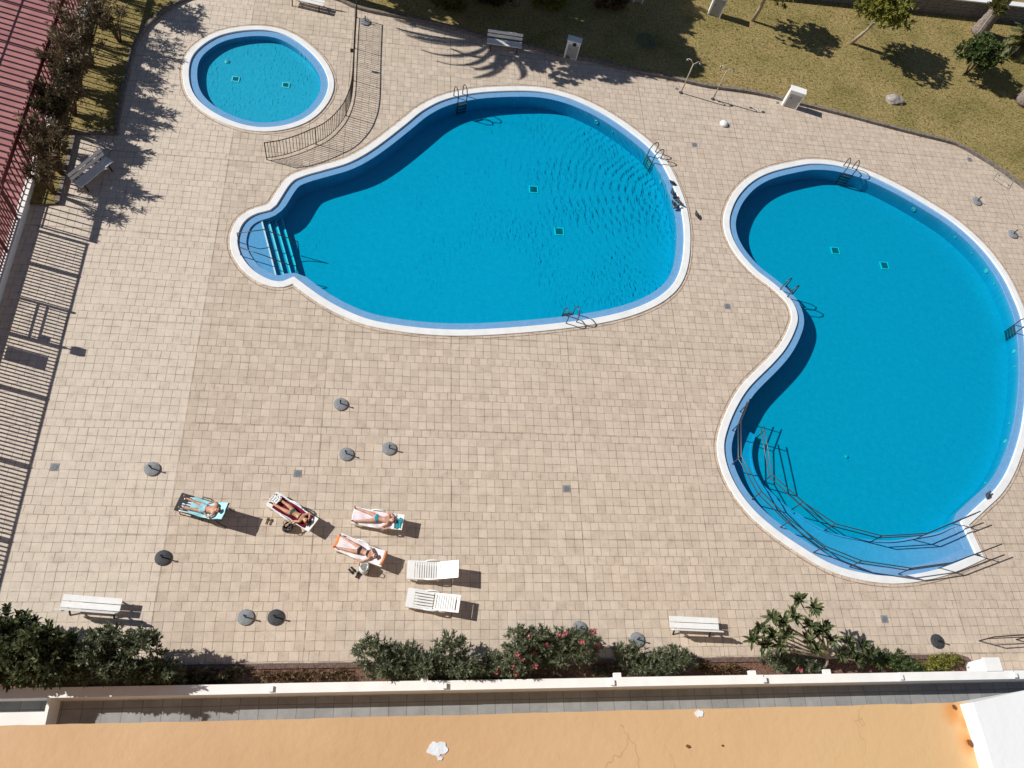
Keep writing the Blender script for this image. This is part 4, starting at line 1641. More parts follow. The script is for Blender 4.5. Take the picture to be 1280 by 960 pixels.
    if shades:
        c = [fr.pt(U(1.555), v0 + head_turn * 0.5 + x, 0.02 + (z0 + 0.12) * 0.80 + 0.01) for x in (-0.034, 0.034)]
        a = MB()
        for p in c:
            a.lathe(p, [(0.026, 0.0), (0.028, 0.012), (0.018, 0.02)], 10)
        a.bar(c[0] + Vector((0, 0, 0.012)), c[1] + Vector((0, 0, 0.012)), 0.012, 0.008)
        a.build('sunglasses', M['black'], body)
    for nm, pred, m, th in clothes:
        shell(nm, pred, m, th)
    return body


SK1 = skin_mat('tanned_skin', (0.42, 0.20, 0.13), (0.55, 0.29, 0.20))
SK2 = skin_mat('fair_skin', (0.52, 0.29, 0.21), (0.63, 0.38, 0.29))
SK3 = skin_mat('golden_skin', (0.48, 0.25, 0.14), (0.60, 0.34, 0.21))
HBR = mat('brown_hair', (0.045, 0.022, 0.014), 0.6, (0.09, 0.045, 0.028), 30)
HDK = mat('dark_hair', (0.012, 0.010, 0.010), 0.55, (0.03, 0.025, 0.022), 30)
HGY = mat('grey_hair', (0.10, 0.095, 0.09), 0.6, (0.20, 0.19, 0.18), 30)
C_TQ = mat('turquoise_cloth', (0.0, 0.26, 0.36), 0.8, (0.0, 0.32, 0.42), 12)
C_GR = mat('green_cloth', (0.025, 0.075, 0.055), 0.8, (0.04, 0.10, 0.075), 12)
C_BK = mat('black_cloth', (0.012, 0.011, 0.013), 0.8, (0.022, 0.02, 0.023), 12)
C_BL = mat('blue_cloth', (0.30, 0.50, 0.58), 0.85, (0.36, 0.57, 0.64), 12)

brief = lambda u, v, w: 0.80 < u < 0.965 and abs(v) < 0.22 and (u > 0.855 or abs(v) < 0.05 + (u - 0.80) * 2.2)
shorts = lambda u, v, w: 0.63 < u < 0.98 and abs(v) < 0.24
top = lambda u, v, w: 1.225 < u < 1.315 and abs(v) < 0.165
top2 = lambda u, v, w: 1.21 < u < 1.33 and abs(v) < 0.17

# A: black lounger, turquoise towel, man with folded arms
fa = Frame((223.5, 627), (292.5, 643), 0.40, 0.88, 2.0, 1.12)
fa.w = 0.66
black_lounger(fa, 'black framed sun lounger with a raised back under a turquoise towel')
towel(fa, 0.16, 1.99, 0.325, towel_mat('turquoise_towel', 'turq'), 'beach_towel', 'turquoise towel with striped end spread on the black lounger', 0.02, 0.03, 2)
person(fa, 'sunburnt man lying on a turquoise towel with both hands on his belly', SK1, HDK, [('swim_shorts', shorts, C_BL, 0.012)],
       (((1.16, 0.30, 0.11), (1.02, 0.17, 0.25), (-0.4, -1, 0.0)), ((1.16, 0.30, 0.11), (1.03, 0.17, 0.25), (-0.4, -1, 0.0))), 0.12, 0.16, 1.05, -0.01, False, shades=True, bulk=1.18)

# B: low white lounger with burgundy towel
fb = Frame((339.5, 623), (391, 656), 0.34, 0.46, 1.95, 1.2)
plastic_lounger(fb, 'low white plastic sun lounger under a burgundy towel', True, 0.60)
towel(fb, 0.22, 1.72, 0.265, towel_mat('burgundy_towel', 'burg'), 'beach_towel', 'burgundy towel spread under a woman in a green bikini', 0.0, 0.04, 3)
person(fb, 'tanned woman in a dark green bikini lying on a burgundy towel', SK3, HBR, [('bikini_bottom', brief, C_GR, 0.008), ('bikini_top', top, C_BK, 0.008)],
       (((1.14, 0.27, 0.10), (1.06, 0.42, 0.10), (-0.3, 0.9, -0.1)), ((1.48, 0.30, 0.14), (1.60, 0.14, 0.16), (0.2, -1, 0))), 0.07, 0.10, 1.0, -0.02, True, hair_long=True, head_turn=-0.02)
st = towel(fb, 0.02, 0.36, 0.16, towel_mat('striped_towel', 'stripe'), 'folded_towel', 'small folded white towel with grey stripes lying across the shins', 0.0, 0.20, 5, vc=0.03)

# C: white lounger, pink towel, turquoise bikini
fc = Frame((441.5, 644), (503, 653), 0.34, 0.50, 1.92, 1.15)
plastic_lounger(fc, 'white plastic sun lounger under the woman in a turquoise bikini', False, 0.60)
towel(fc, -0.02, 1.62, 0.285, towel_mat('pink_towel', 'pink'), 'beach_towel', 'pale pink patterned towel under a woman in a turquoise bikini', 0.0, 0.04, 4)
person(fc, 'woman in a turquoise bikini lying with one elbow raised beside her head', SK2, HDK, [('bikini_bottom', brief, C_TQ, 0.009), ('bikini_top', top, SK1, 0.006)],
       (((1.12, 0.30, 0.08), (1.30, 0.36, 0.08), (0.9, -0.5, 0)), ((1.20, 0.36, 0.12), (1.45, 0.23, 0.15), (0.6, -0.8, 0))), 0.17, 0.0, 1.0, 0.0, True)
towel(fc, 1.66, 1.88, 0.20, towel_mat('teal_cloth', 'teal'), 'rolled_cloth', 'crumpled teal patterned cloth beside a dark-haired head', 0.05, 0.05, 9, vc=-0.06)

# D: white lounger, white and orange towel, black bikini
fd = Frame((421, 676), (478.5, 698.5), 0.34, 0.50, 1.94, 1.15)
plastic_lounger(fd, 'white plastic sun lounger under an orange-edged white towel', False, 0.60)
towel(fd, -0.04, 1.94, 0.29, towel_mat('orange_towel', 'orange'), 'beach_towel', 'white patterned towel with orange ends under a woman in a black bikini', 0.02, 0.04, 6)
person(fd, 'woman in a black bikini lying with a hand beside the white bag', SK2, HBR, [('bikini_bottom', brief, C_BK, 0.009), ('bikini_top', top2, C_BK, 0.009)],
       (((1.18, 0.31, 0.07), (1.02, 0.36, 0.05), (-0.9, 0.3, -0.1)), ((1.22, 0.25, 0.16), (1.40, 0.10, 0.22), (0.6, -0.7, 0))), 0.15, 0.02, 1.02, -0.03, True, shades=True)

# E, F: empty white loungers
fe = Frame((509.5, 712), (575, 711), 0.34, 0.72, 1.95, 1.12)
plastic_lounger(fe, 'empty white plastic sun lounger with evenly slatted seat, upper of the two empty ones', False, 0.64)
ff = Frame((509, 746.5), (574.5, 755), 0.34, 0.56, 1.95, 0.98)
plastic_lounger(ff, 'empty white plastic sun lounger with lengthwise foot slats, nearest the oleanders', True, 0.64)

# small things on the terrace
def bag(px, py, m, label, sx, sy, h, seed):
    p = G(px, py)
    t = thing('beach_bag', label, 'bag', (p.x, p.y, 0), random.Random(seed).uniform(0, 1))
    a = MB()
    n = 20
    vs, fs = [], []
    prof = [(0.75, 0.0), (1.0, 0.05), (1.06, 0.3), (0.98, 0.7), (0.80, 1.0), (0.70, 0.94), (0.74, 0.6)]
    for i, (r_, z) in enumerate(prof):
        for j in range(n):
            q = 2 * PI * j / n
            k = 1 + 0.07 * math.sin(3 * q + seed) + 0.04 * math.sin(7 * q + i)
            vs.append((sx * r_ * k * math.cos(q), sy * r_ * k * math.sin(q), h * z * (1 + 0.06 * math.sin(2 * q + seed))))
    for i in range(len(prof) - 1):
        for j in range(n):
            fs.append((i * n + j, i * n + (j + 1) % n, (i + 1) * n + (j + 1) % n, (i + 1) * n + j))
    fs.append(tuple(range(n - 1, -1, -1)))
    fs.append(tuple(range((len(prof) - 1) * n, len(prof) * n)))
    a.add(vs, fs)
    a.build('body', m, t, True)
    for sg in (-1, 1):
        MB().tube([(-sx * 0.4, sg * sy * 0.75, h * 0.95), (-sx * 0.3, sg * sy * 1.1, h * 1.15), (0, sg * sy * 1.35, h * 1.05), (sx * 0.3, sg * sy * 1.1, h * 1.1), (sx * 0.4, sg * sy * 0.75, h * 0.95)], 0.014, 6).build('strap', M['black'] if m != M['blackfabric'] else M['drain'], t, True)
    return t


C_BAG = mat('white_canvas', (0.66, 0.70, 0.68), 0.85, (0.76, 0.78, 0.76), 9)
bag(455.5, 712, C_BAG, 'white canvas beach bag beside the orange-edged towel', 0.20, 0.17, 0.42, 2)
b2 = bag(360, 660, M['blackfabric'], 'dark slouchy bag on the paving beside the burgundy lounger', 0.20, 0.16, 0.30, 5)


def sandals(px, py, ang, label, m, gap=0.13):
    p = G(px, py)
    t = thing('sandals', label, 'sandals', (p.x, p.y, 0), ang)
    for sg in (-1, 1):
        out = [(-0.13, -0.03), (-0.12, 0.035), (-0.04, 0.03), (0.05, 0.045), (0.12, 0.04), (0.145, 0.0), (0.11, -0.045), (0.04, -0.04), (-0.05, -0.03)]
        o = MB().prism([(x, y + sg * gap / 2) for x, y in out], 0.003, 0.025).build('sole', m, t)
        MB().tube([(0.03, sg * gap / 2 - 0.045, 0.02), (0.07, sg * gap / 2, 0.06), (0.03, sg * gap / 2 + 0.045, 0.02)], 0.012, 6).build('strap', m, o, True)


sandals(336.3, 652, R(75), 'pair of brown sandals between the black and burgundy loungers', M['twig'], 0.14)
sandals(440, 713, R(-45), 'pair of black flip-flops left of the white bag', M['black'], 0.11)
sandals(448, 719, R(65), 'pair of black sandals touching the white bag', M['black'], 0.09)


# ---------------------------------------------------------------- birds at the pool
def pigeon(px, py, z, ang, label):
    p = G(px, py, z + 0.08)
    t = thing('pigeon', label, 'bird', (p.x, p.y, z), ang, 'dark birds by the pools')
    a = MB()
    a.tube([(-0.21, 0, 0.12), (-0.12, 0, 0.13), (-0.04, 0, 0.14), (0.05, 0, 0.15), (0.10, 0, 0.19), (0.13, 0, 0.235), (0.165, 0, 0.24), (0.20, 0, 0.235)], [0.03, 0.045, 0.075, 0.08, 0.055, 0.042, 0.032, 0.006], 10)
    a.build('body', M['darkstone'], t, True)
    for sg in (-1, 1):
        w = MB()
        w.tube([(0.06, sg * 0.06, 0.16), (-0.03, sg * 0.082, 0.155), (-0.17, sg * 0.04, 0.135)], [0.02, 0.035, 0.008], 8)
        w.build('wing', M['black'], t, True)
        MB().tube([(0.01, sg * 0.03, 0.09), (0.015, sg * 0.03, 0.0)], 0.006, 5).build('leg', M['twig'], t, True)


pigeon(840, 229.5, Z_LEDGE, R(160), 'dark bird apart at the top of the row on the pool ledge')
pigeon(840, 241, Z_LEDGE, R(100), 'dark bird second in the row along the pool ledge')
pigeon(843.5, 248, Z_LEDGE, R(200), 'dark bird in the middle of the row along the pool ledge')
pigeon(848, 253, Z_COPE, R(300), 'dark bird on the white rim beside the row of birds')
pigeon(842, 255.5, Z_LEDGE, R(140), 'dark bird at the water beside the lowest bird of the row')
pigeon(845.5, 259.5, Z_LEDGE, R(30), 'dark bird lowest in the row along the pool ledge')
pigeon(870.5, 269, 0, R(110), 'dark bird walking alone on the paving right of the pear-shaped pool')
pigeon(1234, 619, Z_LEDGE, R(60), 'dark bird alone on the ledge of the kidney-shaped pool')

# ---------------------------------------------------------------- planting bed, front wall, passage
mb = MB()
bed = [(-14.5, 3.62), (G(1208, 838).x, 3.62), (G(1208, 828).x, 4.3), (-14.5, 4.3)]
mb.prism(bed, 0.002, 0.05)
structure('planting_bed', mb, M['soil'])
kx = G(1212, 826).x
kerb('bed_kerb', [Vector((-14.5, 4.42)), Vector((0, 4.42)), Vector((kx - 0.5, 4.42)), Vector((kx - 0.1, 4.3)), Vector((kx + 0.05, 4.0)), Vector((kx + 0.05, 3.64))], 0.17, 0.12, M['brick'], '', -1)
mb = MB()
mb.prism([(-14.5, -0.2), (60, -0.2), (60, 3.34), (-14.5, 3.34)], 0.002, 0.008)
structure('passage', mb, None or (lambda k: k)(M['passage']))

t = thing('front_wall', 'long white garden wall between the planting bed and the grey passage', 'wall', (5, 3.49, 0))
xs = [-16.0, -3.25, 2.45, 8.35, 14.05, 19.5, 24.3, 60]
for i, (a, b) in enumerate(zip(xs, xs[1:])):
    dz = 0.04 * (i % 2)
    MB().box(((a + b) / 2 - 5, 0, 0.52 + dz / 2), (b - a - 0.004, 0.25, 1.04 + dz)).build('wall', M['white_wall'], t)
    c = MB()
    c.box(((a + b) / 2 - 5, 0.003 * (i % 2), 1.075 + dz), (b - a - 0.006, 0.31, 0.065))
    c.build('coping', M['white_wall'], t)
    if 0 < i:
        MB().box((a - 5, -0.02, 1.16), (0.14, 0.18, 0.12)).build('pillar_cap', M['white_wall'], t)
for px, py in ((530, 843.5), (771, 842), (940, 843), (1033, 840)):
    p = G(px, py, 1.0)
    o = MB().box((0, 0, 0), (0.26, 0.18, 0.16)).build('wall_box', M['white_wall'], t)
    o.location = (p.x - 5, 3.72 - 3.49, 1.0)

# white block and railing in the lower right corner
p = G(1236, 835, 0.9)
t = thing('gate_pillar', 'short white gate pillar behind the front wall in the lower right corner', 'pillar', (p.x, p.y + 0.1, 0))
MB().box((0, 0, 0.55), (0.62, 0.42, 1.1)).build('shaft', M['white_wall'], t)
MB().box((0, 0, 1.14), (0.70, 0.50, 0.08)).build('cap', M['white_wall'], t)
a0, a1 = G(1243, 796, 0.9), G(1300, 797, 0.9)
t = thing('metal_railing', 'brown metal railing cut by the right picture edge near the corner', 'railing', (a0.x, a0.y, 0))
MB().tube([(0, 0, 0.9), (1.0, 0.05, 0.9), (3.5, 0.1, 0.9)], 0.025, 8).build('top_bar', M['darkmetal'], t, True)
MB().tube([(0, 0, 0.5), (3.5, 0.1, 0.5)], 0.02, 8).build('lower_bar', M['darkmetal'], t, True)
for x in (0, 1.7, 3.4):
    MB().tube([(x, 0.02 * x, 0), (x, 0.02 * x, 0.9)], 0.025, 8).build('post', M['darkmetal'], t, True)

# open white trough in the lower left corner
zt_ = 0.95
xa, xb = -13.2, G(65, 866, zt_).x
ya, yb = G(30, 907, zt_).y, G(30, 865, zt_).y
yo0, yo1 = G(30, 890, zt_).y, yb - 0.06
t = thing('white_trough', 'open white rendered trough at the foot of the building, lower left corner', 'trough', (xb, ya, 0))
L = t.location.copy()
mb = MB()
mb.box(((xa + xb) / 2, (ya - 0.4 + yo0) / 2, zt_ / 2), (xb - xa, yo0 - ya + 0.4, zt_))
mb.box(((xa + xb) / 2, yb, zt_ / 2), (xb - xa - 0.004, 0.12, zt_ - 0.003))
mb.box((xb - 0.05, (yo0 + yo1) / 2, zt_ / 2 - 0.002), (0.10, yo1 - yo0, zt_ - 0.004))
mb.build('rim', M['white_wall'], t).location = -L
MB().box(((xa + xb) / 2 - 0.1, (yo0 + yo1) / 2, 0.06), (xb - xa - 0.24, yo1 - yo0 - 0.01, 0.1)).build('bottom', M['passage'], t).location = -L

# ---------------------------------------------------------------- the building under the camera
ZP = 28.0
_y = (G(0, 907, ZP).y + G(1215, 878, ZP).y) / 2
STAINS = [(G(x, y, ZP).x, G(x, y, ZP).y - _y, r_) for x, y, r_ in ((1191, 890, 0.034), (1213, 927, 0.034), (1209, 905, 0.018))]


def ochre_material():
    k = NB('ochre_render')
    tc = k.n('ShaderNodeTexCoord')
    a = k.n('ShaderNodeTexNoise', i_Scale=2.2, i_Detail=6.0, i_Roughness=0.6)
    b = k.n('ShaderNodeTexNoise', i_Scale=34.0, i_Detail=5.0, i_Roughness=0.6)
    for x in (a, b):
        k.l(tc.outputs['Object'], x.inputs['Vector'])
    c = k.ramp(a.outputs['Fac'], [(0.3, (0.60, 0.345, 0.175)), (0.55, (0.68, 0.41, 0.215)), (0.75, (0.72, 0.46, 0.25))])
    # hairline cracks
    mp = k.n('ShaderNodeMapping')
    mp.inputs['Scale'].default_value = (1.0, 0.35, 1.0)
    nn = k.n('ShaderNodeTexNoise', i_Scale=9.0, i_Detail=3.0)
    k.l(tc.outputs['Object'], nn.inputs['Vector'])
    va = k.n('ShaderNodeVectorMath', operation='MULTIPLY_ADD')
    k.l(nn.outputs['Color'], va.inputs[0])
    va.inputs[1].default_value = (0.16, 0.16, 0)
    k.l(tc.outputs['Object'], va.inputs[2])
    k.l(va.outputs[0], mp.inputs['Vector'])
    vo = k.n('ShaderNodeTexVoronoi', feature='DISTANCE_TO_EDGE', i_Scale=2.3)
    k.l(mp.outputs[0], vo.inputs['Vector'])
    cr = k.math('LESS_THAN', vo.outputs['Distance'], 0.0022)
    gate_ = k.math('GREATER_THAN', a.outputs['Fac'], 0.52)
    cf = k.math('MULTIPLY', cr, gate_)
    c = k.mix(k.math('MULTIPLY', cf, 0.4), c, (0.30, 0.14, 0.06))
    # the coat is yellower towards one end
    sx = k.n('ShaderNodeSeparateXYZ')
    k.l(tc.outputs['Object'], sx.inputs[0])
    gx = k.n('ShaderNodeMapRange')
    for nm, v in (('From Min', -0.8), ('From Max', 1.6)):
        gx.inputs[nm].default_value = v
    k.l(sx.outputs['X'], gx.inputs['Value'])
    c = k.mix(k.math('MULTIPLY', gx.outputs[0], 0.55), c, (0.74, 0.49, 0.225))
    # rust bled out round two anchors
    for (sxp, syp, rad) in STAINS:
        v = k.n('ShaderNodeVectorMath', operation='DISTANCE')
        k.l(tc.outputs['Object'], v.inputs[0])
        v.inputs[1].default_value = (sxp, syp, 28.0)
        d = k.math('ADD', v.outputs['Value'], k.math('MULTIPLY', k.math('SUBTRACT', b.outputs['Fac'], 0.5), rad * 0.8))
        m_ = k.n('ShaderNodeMapRange')
        for nm, q in (('From Min', rad * 0.25), ('From Max', rad * 1.25), ('To Min', 0.75), ('To Max', 0.0)):
            m_.inputs[nm].default_value = q
        k.l(d, m_.inputs['Value'])
        c = k.mix(m_.outputs[0], c, (0.66, 0.24, 0.04))
    k.l(c, k.b.inputs['Base Color'])
    k.b.inputs['Roughness'].default_value = 0.8
    bp = k.n('ShaderNodeBump', i_Strength=0.32, i_Distance=0.004)
    h = k.math('SUBTRACT', b.outputs['Fac'], k.math('MULTIPLY', cf, 1.5))
    k.l(h, bp.inputs['Height'])
    k.l(bp.outputs['Normal'], k.b.inputs['Normal'])
    return k.m


M['ochre'] = ochre_material()
M['whiteblock'] = mat('white_block_paint', (0.87, 0.87, 0.865), 0.8, (0.91, 0.91, 0.905), 5.0, bump=0.05, bscale=40)
M['rust'] = mat('rust_stain', (0.62, 0.27, 0.07), 0.9, (0.70, 0.36, 0.12), 30)
M['rustdark'] = mat('rust_metal', (0.10, 0.045, 0.02), 0.9, (0.2, 0.08, 0.03), 30)
ZP = 28.0
f0, f1 = G(0, 907, ZP), G(1215, 878, ZP)
yf = (f0.y + f1.y) / 2
t = thing('apartment_building', 'ochre rendered building under the viewer with a wide peeling parapet ledge', 'building', (0, yf, 0))
MB().box((2, -6.2, 13.6), (34, 11.9, 27.2)).build('wall', M['ochre'], t)
# parapet: a slab with slightly uneven front edge
mb = MB()
rr = random.Random(11)
xe = f1.x + 0.02
fx = [-15 + i * (13.4 / 6) for i in range(6)] + [-1.6 + i * 0.02 for i in range(int((xe + 1.6) / 0.02))] + [xe]
w1 = 0.0
front = []
for x in fx:
    w1 = w1 * 0.8 + rr.uniform(-1, 1) * 0.0007
    front.append((x, w1))
N_ = len(front)
vs = [(x, y, ZP) for x, y in front] + [(x, y - 0.010, ZP - 0.012) for x, y in front] + [(x, y - 0.004, ZP - 0.30) for x, y in front] + [(x, -0.42, ZP) for x, y in front] + [(x, -0.42, ZP - 0.30) for x, y in front]
fs = []
for i in range(N_ - 1):
    fs += [(3 * N_ + i, 3 * N_ + i + 1, i + 1, i), (i, i + 1, N_ + i + 1, N_ + i), (N_ + i, N_ + i + 1, 2 * N_ + i + 1, 2 * N_ + i), (3 * N_ + i + 1, 3 * N_ + i, 4 * N_ + i, 4 * N_ + i + 1), (2 * N_ + i, 2 * N_ + i + 1, 4 * N_ + i + 1, 4 * N_ + i)]
mb.add(vs, fs)
par = mb.build('parapet', M['ochre'], t)
# bare plaster where paint came off, flat chips just proud of the paint
def chip(px, py, r, m, name, seed, sx=1.0, z=0.0016, n=40):
    p = G(px, py, ZP)
    q = random.Random(seed)
    ph = [q.uniform(0, 6) for _ in range(3)]
    poly = []
    for j in range(n):
        a = 2 * PI * j / n
        k = r * (1 + 0.16 * math.sin(2 * a + ph[0]) + 0.11 * math.sin(5 * a + ph[1]) + 0.06 * math.sin(9 * a + ph[2]))
        poly.append((p.x + k * sx * math.cos(a), p.y - yf + k * math.sin(a)))
    o = MB().prism(poly, ZP + z - 0.0015, ZP + z).build(name, m, par)


chip(547, 936, 0.017, M['coping'], 'bare_patch', 3, 1.15)
chip(550, 948, 0.005, M['coping'], 'bare_patch', 4)
chip(874, 892, 0.009, M['coping'], 'bare_patch', 8, 1.0)
chip(1192, 884, 0.006, M['rustdark'], 'rusty_anchor', 9, 0.8, 0.004)
chip(1212, 929, 0.008, M['rustdark'], 'rusty_anchor', 10, 1.0, 0.004)
chip(860, 933, 0.004, M['rustdark'], 'dark_chip', 12, 1.3, 0.002)
chip(903, 932, 0.0025, M['rustdark'], 'dark_chip', 13, 1.0, 0.002)
# white block closing the parapet on the right
WZ = ZP + 0.05
poly = [(G(x, y, WZ).x, G(x, y, WZ).y - yf) for x, y in ((1216, 878), (1230, 920), (1242, 962))]
poly += [(poly[-1][0] + 0.02, -0.42), (4.5, -0.42), (4.5, 0.33)]
q = G(1280, 863, WZ)
poly += [(q.x, q.y - yf)]
poly = [poly[0]] + poly[:0:-1]
poly.reverse()
MB().prism(poly, ZP - 0.33, WZ).build('white_block', M['whiteblock'], t)
# ---------------------------------------------------------------- plants
UP = Vector((0, 0, 1))


def rdir(rr, zmin=-1.0):
    while True:
        d = Vector((rr.uniform(-1, 1), rr.uniform(-1, 1), rr.uniform(-1, 1)))
        if 0.05 < d.length < 1 and d.normalized().z >= zmin:
            return d.normalized()


def rosette(mb, p, axis, n, L, W, rr, open_=0.8, bend=0.15):
    axis = axis.normalized()
    x = axis.cross(UP)
    if x.length < 1e-3:
        x = Vector((1, 0, 0))
    x.normalize()
    y = axis.cross(x)
    for i in range(n):
        a = rr.uniform(0, 2 * PI)
        o = open_ * rr.uniform(0.55, 1.25)
        d = axis * math.cos(o) + (x * math.cos(a) + y * math.sin(a)) * math.sin(o)
        l = L * rr.uniform(0.65, 1.15)
        mb.leaf(p + axis * rr.uniform(-0.06, 0.02), d, axis, l, W * rr.uniform(0.8, 1.2), bend)


def bush(name, label, px0, px1, py, height, depth_m, shoots, leaf, m, n_leaf=11, L=0.13, W=0.026, seed=1, flowers=0, y0=None, stems=9, cat='shrub', group=None, base_z=0.05):
    """mass of leafy shoots over a dome, growing on several stems"""
    rr = random.Random(seed)
    A, B = G(px0, py, height * 0.5), G(px1, py, height * 0.5)
    cx = (A.x + B.x) / 2
    rx = abs(B.x - A.x) / 2
    cy = y0 if y0 is not None else (A.y + B.y) / 2
    t = thing(name, label, cat, (cx, cy, base_z), 0, group)
    lf, fl = MB(), MB()
    lobes = [(-0.72 + 1.44 * i / 8 + rr.uniform(-.06, .06), rr.uniform(-0.55, 0.5), rr.uniform(0.65, 1.1)) for i in range(9)]
    tips = []
    for i in range(shoots):
        lb = rr.choice(lobes)
        d = rdir(rr, -0.15)
        k = rr.uniform(0.45, 1.0) ** 0.5 * rr.uniform(0.8, 1.08)
        p = Vector((lb[0] * rx + d.x * min(rx * 0.42, 0.75) * k, lb[1] * depth_m + d.y * depth_m * 0.6 * k, height * 0.45 * lb[2] + d.z * height * 0.55 * k * lb[2]))
        if p.z < 0.1:
            p.z = rr.uniform(0.1, 0.3)
        if p.y + cy < 3.78 and base_z < 0.09:
            p.y = 3.78 - cy + rr.uniform(-0.02, 0.3)
        ax = (d + UP * 0.7 + Vector((rr.uniform(-.3, .3), rr.uniform(-.3, .3), 0))).normalized()
        rosette(lf, p, ax, n_leaf, L, W, rr, 0.75)
        for q in range(3):
            rosette(lf, p - ax * (0.09 * (q + 1)), ax, max(3, n_leaf // 2), L, W, rr, 1.0)
        tips.append((p, ax))
    lf.build('foliage', m, t)
    for q in range(flowers):
        p, ax = tips[rr.randrange(len(tips))]
        k = 0
        while p.z < height * 0.5 and k < 8:
            p, ax = tips[rr.randrange(len(tips))]
            k += 1
        f = MB()
        for w in range(5):
            rosette(f, p + ax * 0.09 + rdir(rr) * 0.08, ax, 6, 0.075, 0.06, rr, 1.0)
        f.build('blossom', M['flower'], t)
    for i in range(stems):
        p, ax = tips[(i * 37) % len(tips)]
        b = Vector((p.x * 0.3, p.y * 0.3, 0))
        MB().tube([b, (b + p) / 2 + Vector((0, 0, 0.06)), p], [0.025, 0.018, 0.008], 6).build('stem', M['twig'], t, True)
    return t


BY0 = 3.98
GRP = 'shrubs in the planting bed along the front wall'
bush('oleander_bush', 'dense green oleander without flowers below the empty loungers', 448, 606, 822, 1.6, 1.15, 760, None, M['oleander'], seed=21, y0=4.4, group=GRP, L=0.185, W=0.032)
bush('oleander_bush', 'tall oleander with pink flowers below the open terrace', 598, 742, 815, 1.9, 1.05, 760, None, M['oleander'], seed=22, flowers=20, y0=4.45, group=GRP, L=0.185, W=0.032)
bush('oleander_bush', 'smaller oleander left of the white bench', 768, 864, 828, 1.3, 0.62, 330, None, M['oleander'], seed=23, y0=4.35, group=GRP, L=0.18, W=0.03)
bush('oleander_bush', 'low oleander with one red flower under the frangipani', 957, 1026, 838, 1.0, 0.6, 200, None, M['oleander'], seed=24, flowers=1, y0=4.2, group=GRP, L=0.15)
bush('oleander_bush', 'low green bush right of the frangipani', 1080, 1150, 836, 0.9, 0.5, 190, None, M['rubber'], seed=25, y0=4.15, group=GRP, L=0.15)
bush('oleander_bush', 'low yellowish bush at the right end of the planting bed', 1142, 1204, 836, 0.7, 0.4, 140, None, M['treeleaf'], seed=26, y0=4.05, group=GRP, L=0.12)
# the big glossy mass on the left
bush('broadleaf_shrub', 'large broad-leaved shrub in the lower left corner', -60, 110, 800, 3.6, 1.6, 520, None, M['broad'], 10, 0.27, 0.085, seed=31, y0=4.75, group=GRP)
bush('broadleaf_shrub', 'dark dense shrub between the large leafy one and the bare bed', 84, 222, 812, 2.8, 1.1, 760, None, M['oleander'], 10, 0.19, 0.046, seed=32, y0=4.35, group=GRP)
bush('low_shrub', 'low dark shrub in the shade beside the dense one', 205, 300, 838, 0.7, 0.4, 170, None, M['darkleaf'], 9, 0.15, 0.04, seed=33, y0=4.05, group=GRP)
bush('dry_plant', 'low reddish dry plant beside the low dark shrub', 315, 392, 842, 0.35, 0.25, 120, None, M['straw'], 8, 0.13, 0.02, seed=34, y0=4.0, group=GRP, stems=4)
bush('dry_plant', 'sparse yellowish dry plant left of the flowerless oleander', 385, 450, 842, 0.32, 0.25, 70, None, M['straw'], 8, 0.14, 0.02, seed=35, y0=4.0, group=GRP, stems=4)
bush('dry_plant', 'dry yellow leaves below the white bench', 868, 930, 838, 0.4, 0.22, 50, None, M['straw'], 8, 0.2, 0.03, seed=36, y0=3.98, group=GRP, stems=4)

bush('dry_plant', 'dry brown undergrowth between the two largest oleanders', 590, 640, 842, 0.4, 0.25, 50, None, M['straw'], 8, 0.15, 0.025, seed=37, y0=4.0, group=GRP, stems=4)
bush('dry_plant', 'dark undergrowth between the flowering oleander and the smaller one', 738, 778, 842, 0.4, 0.25, 60, None, M['darkleaf'], 8, 0.15, 0.03, seed=38, y0=4.0, group=GRP, stems=4)

# frangipani: bare forking limbs ending in rosettes of long leaves
def frangipani(label, tips, base, seed, zscale=1.0):
    rr = random.Random(seed)
    b = Vector(base)
    t = thing('frangipani_tree', label, 'tree', b)
    fork = b + Vector((-0.1, 0.35, 0.75))
    MB().tube([Vector((0, 0, 0)), (fork - b) * 0.5 + Vector((0.06, 0, 0)), fork - b], [0.07, 0.06, 0.05], 8).build('trunk', M['palebark'], t, True)
    for (px, py, z) in tips:
        p = G(px, py, z)
        mid = (fork + p) / 2 + Vector((rr.uniform(-.12, .12), rr.uniform(-.12, .12), 0.05))
        MB().tube([fork - b, mid - b, p - b], [0.042, 0.034, 0.022], 7).build('limb', M['palebark'], t, True)
        mb = MB()
        ax = (p - mid).normalized() * 0.5 + UP
        rosette(mb, p - b, ax, 17, 0.44, 0.12, rr, 1.15, 0.1)
        rosette(mb, p - b + UP * 0.03, ax, 10, 0.32, 0.10, rr, 0.65, 0.1)
        mb.build('leaf_cluster', M['frangipani'], t)


TIPS = [(941, 800, 2.0), (950, 784, 2.0), (966, 772, 2.2), (979, 778, 2.2), (999, 750, 2.5), (1017, 760, 2.4), (964, 795, 1.8), (985, 793, 1.9), (1022, 790, 1.8), (1038, 800, 1.6), (1030, 785, 1.7),
        (1058, 803, 1.4), (1076, 808, 1.3), (1048, 818, 1.2), (1070, 826, 1.1), (1010, 800, 1.5), (955, 806, 1.7), (975, 806, 1.7), (993, 770, 2.2), (1012, 782, 2.0), (1086, 815, 1.2), (1064, 815, 1.2), (1020, 812, 1.3)]
frangipani('frangipani with bare pale limbs and leaf rosettes right of the white bench', TIPS, G(1028, 838, 0.05), 5)

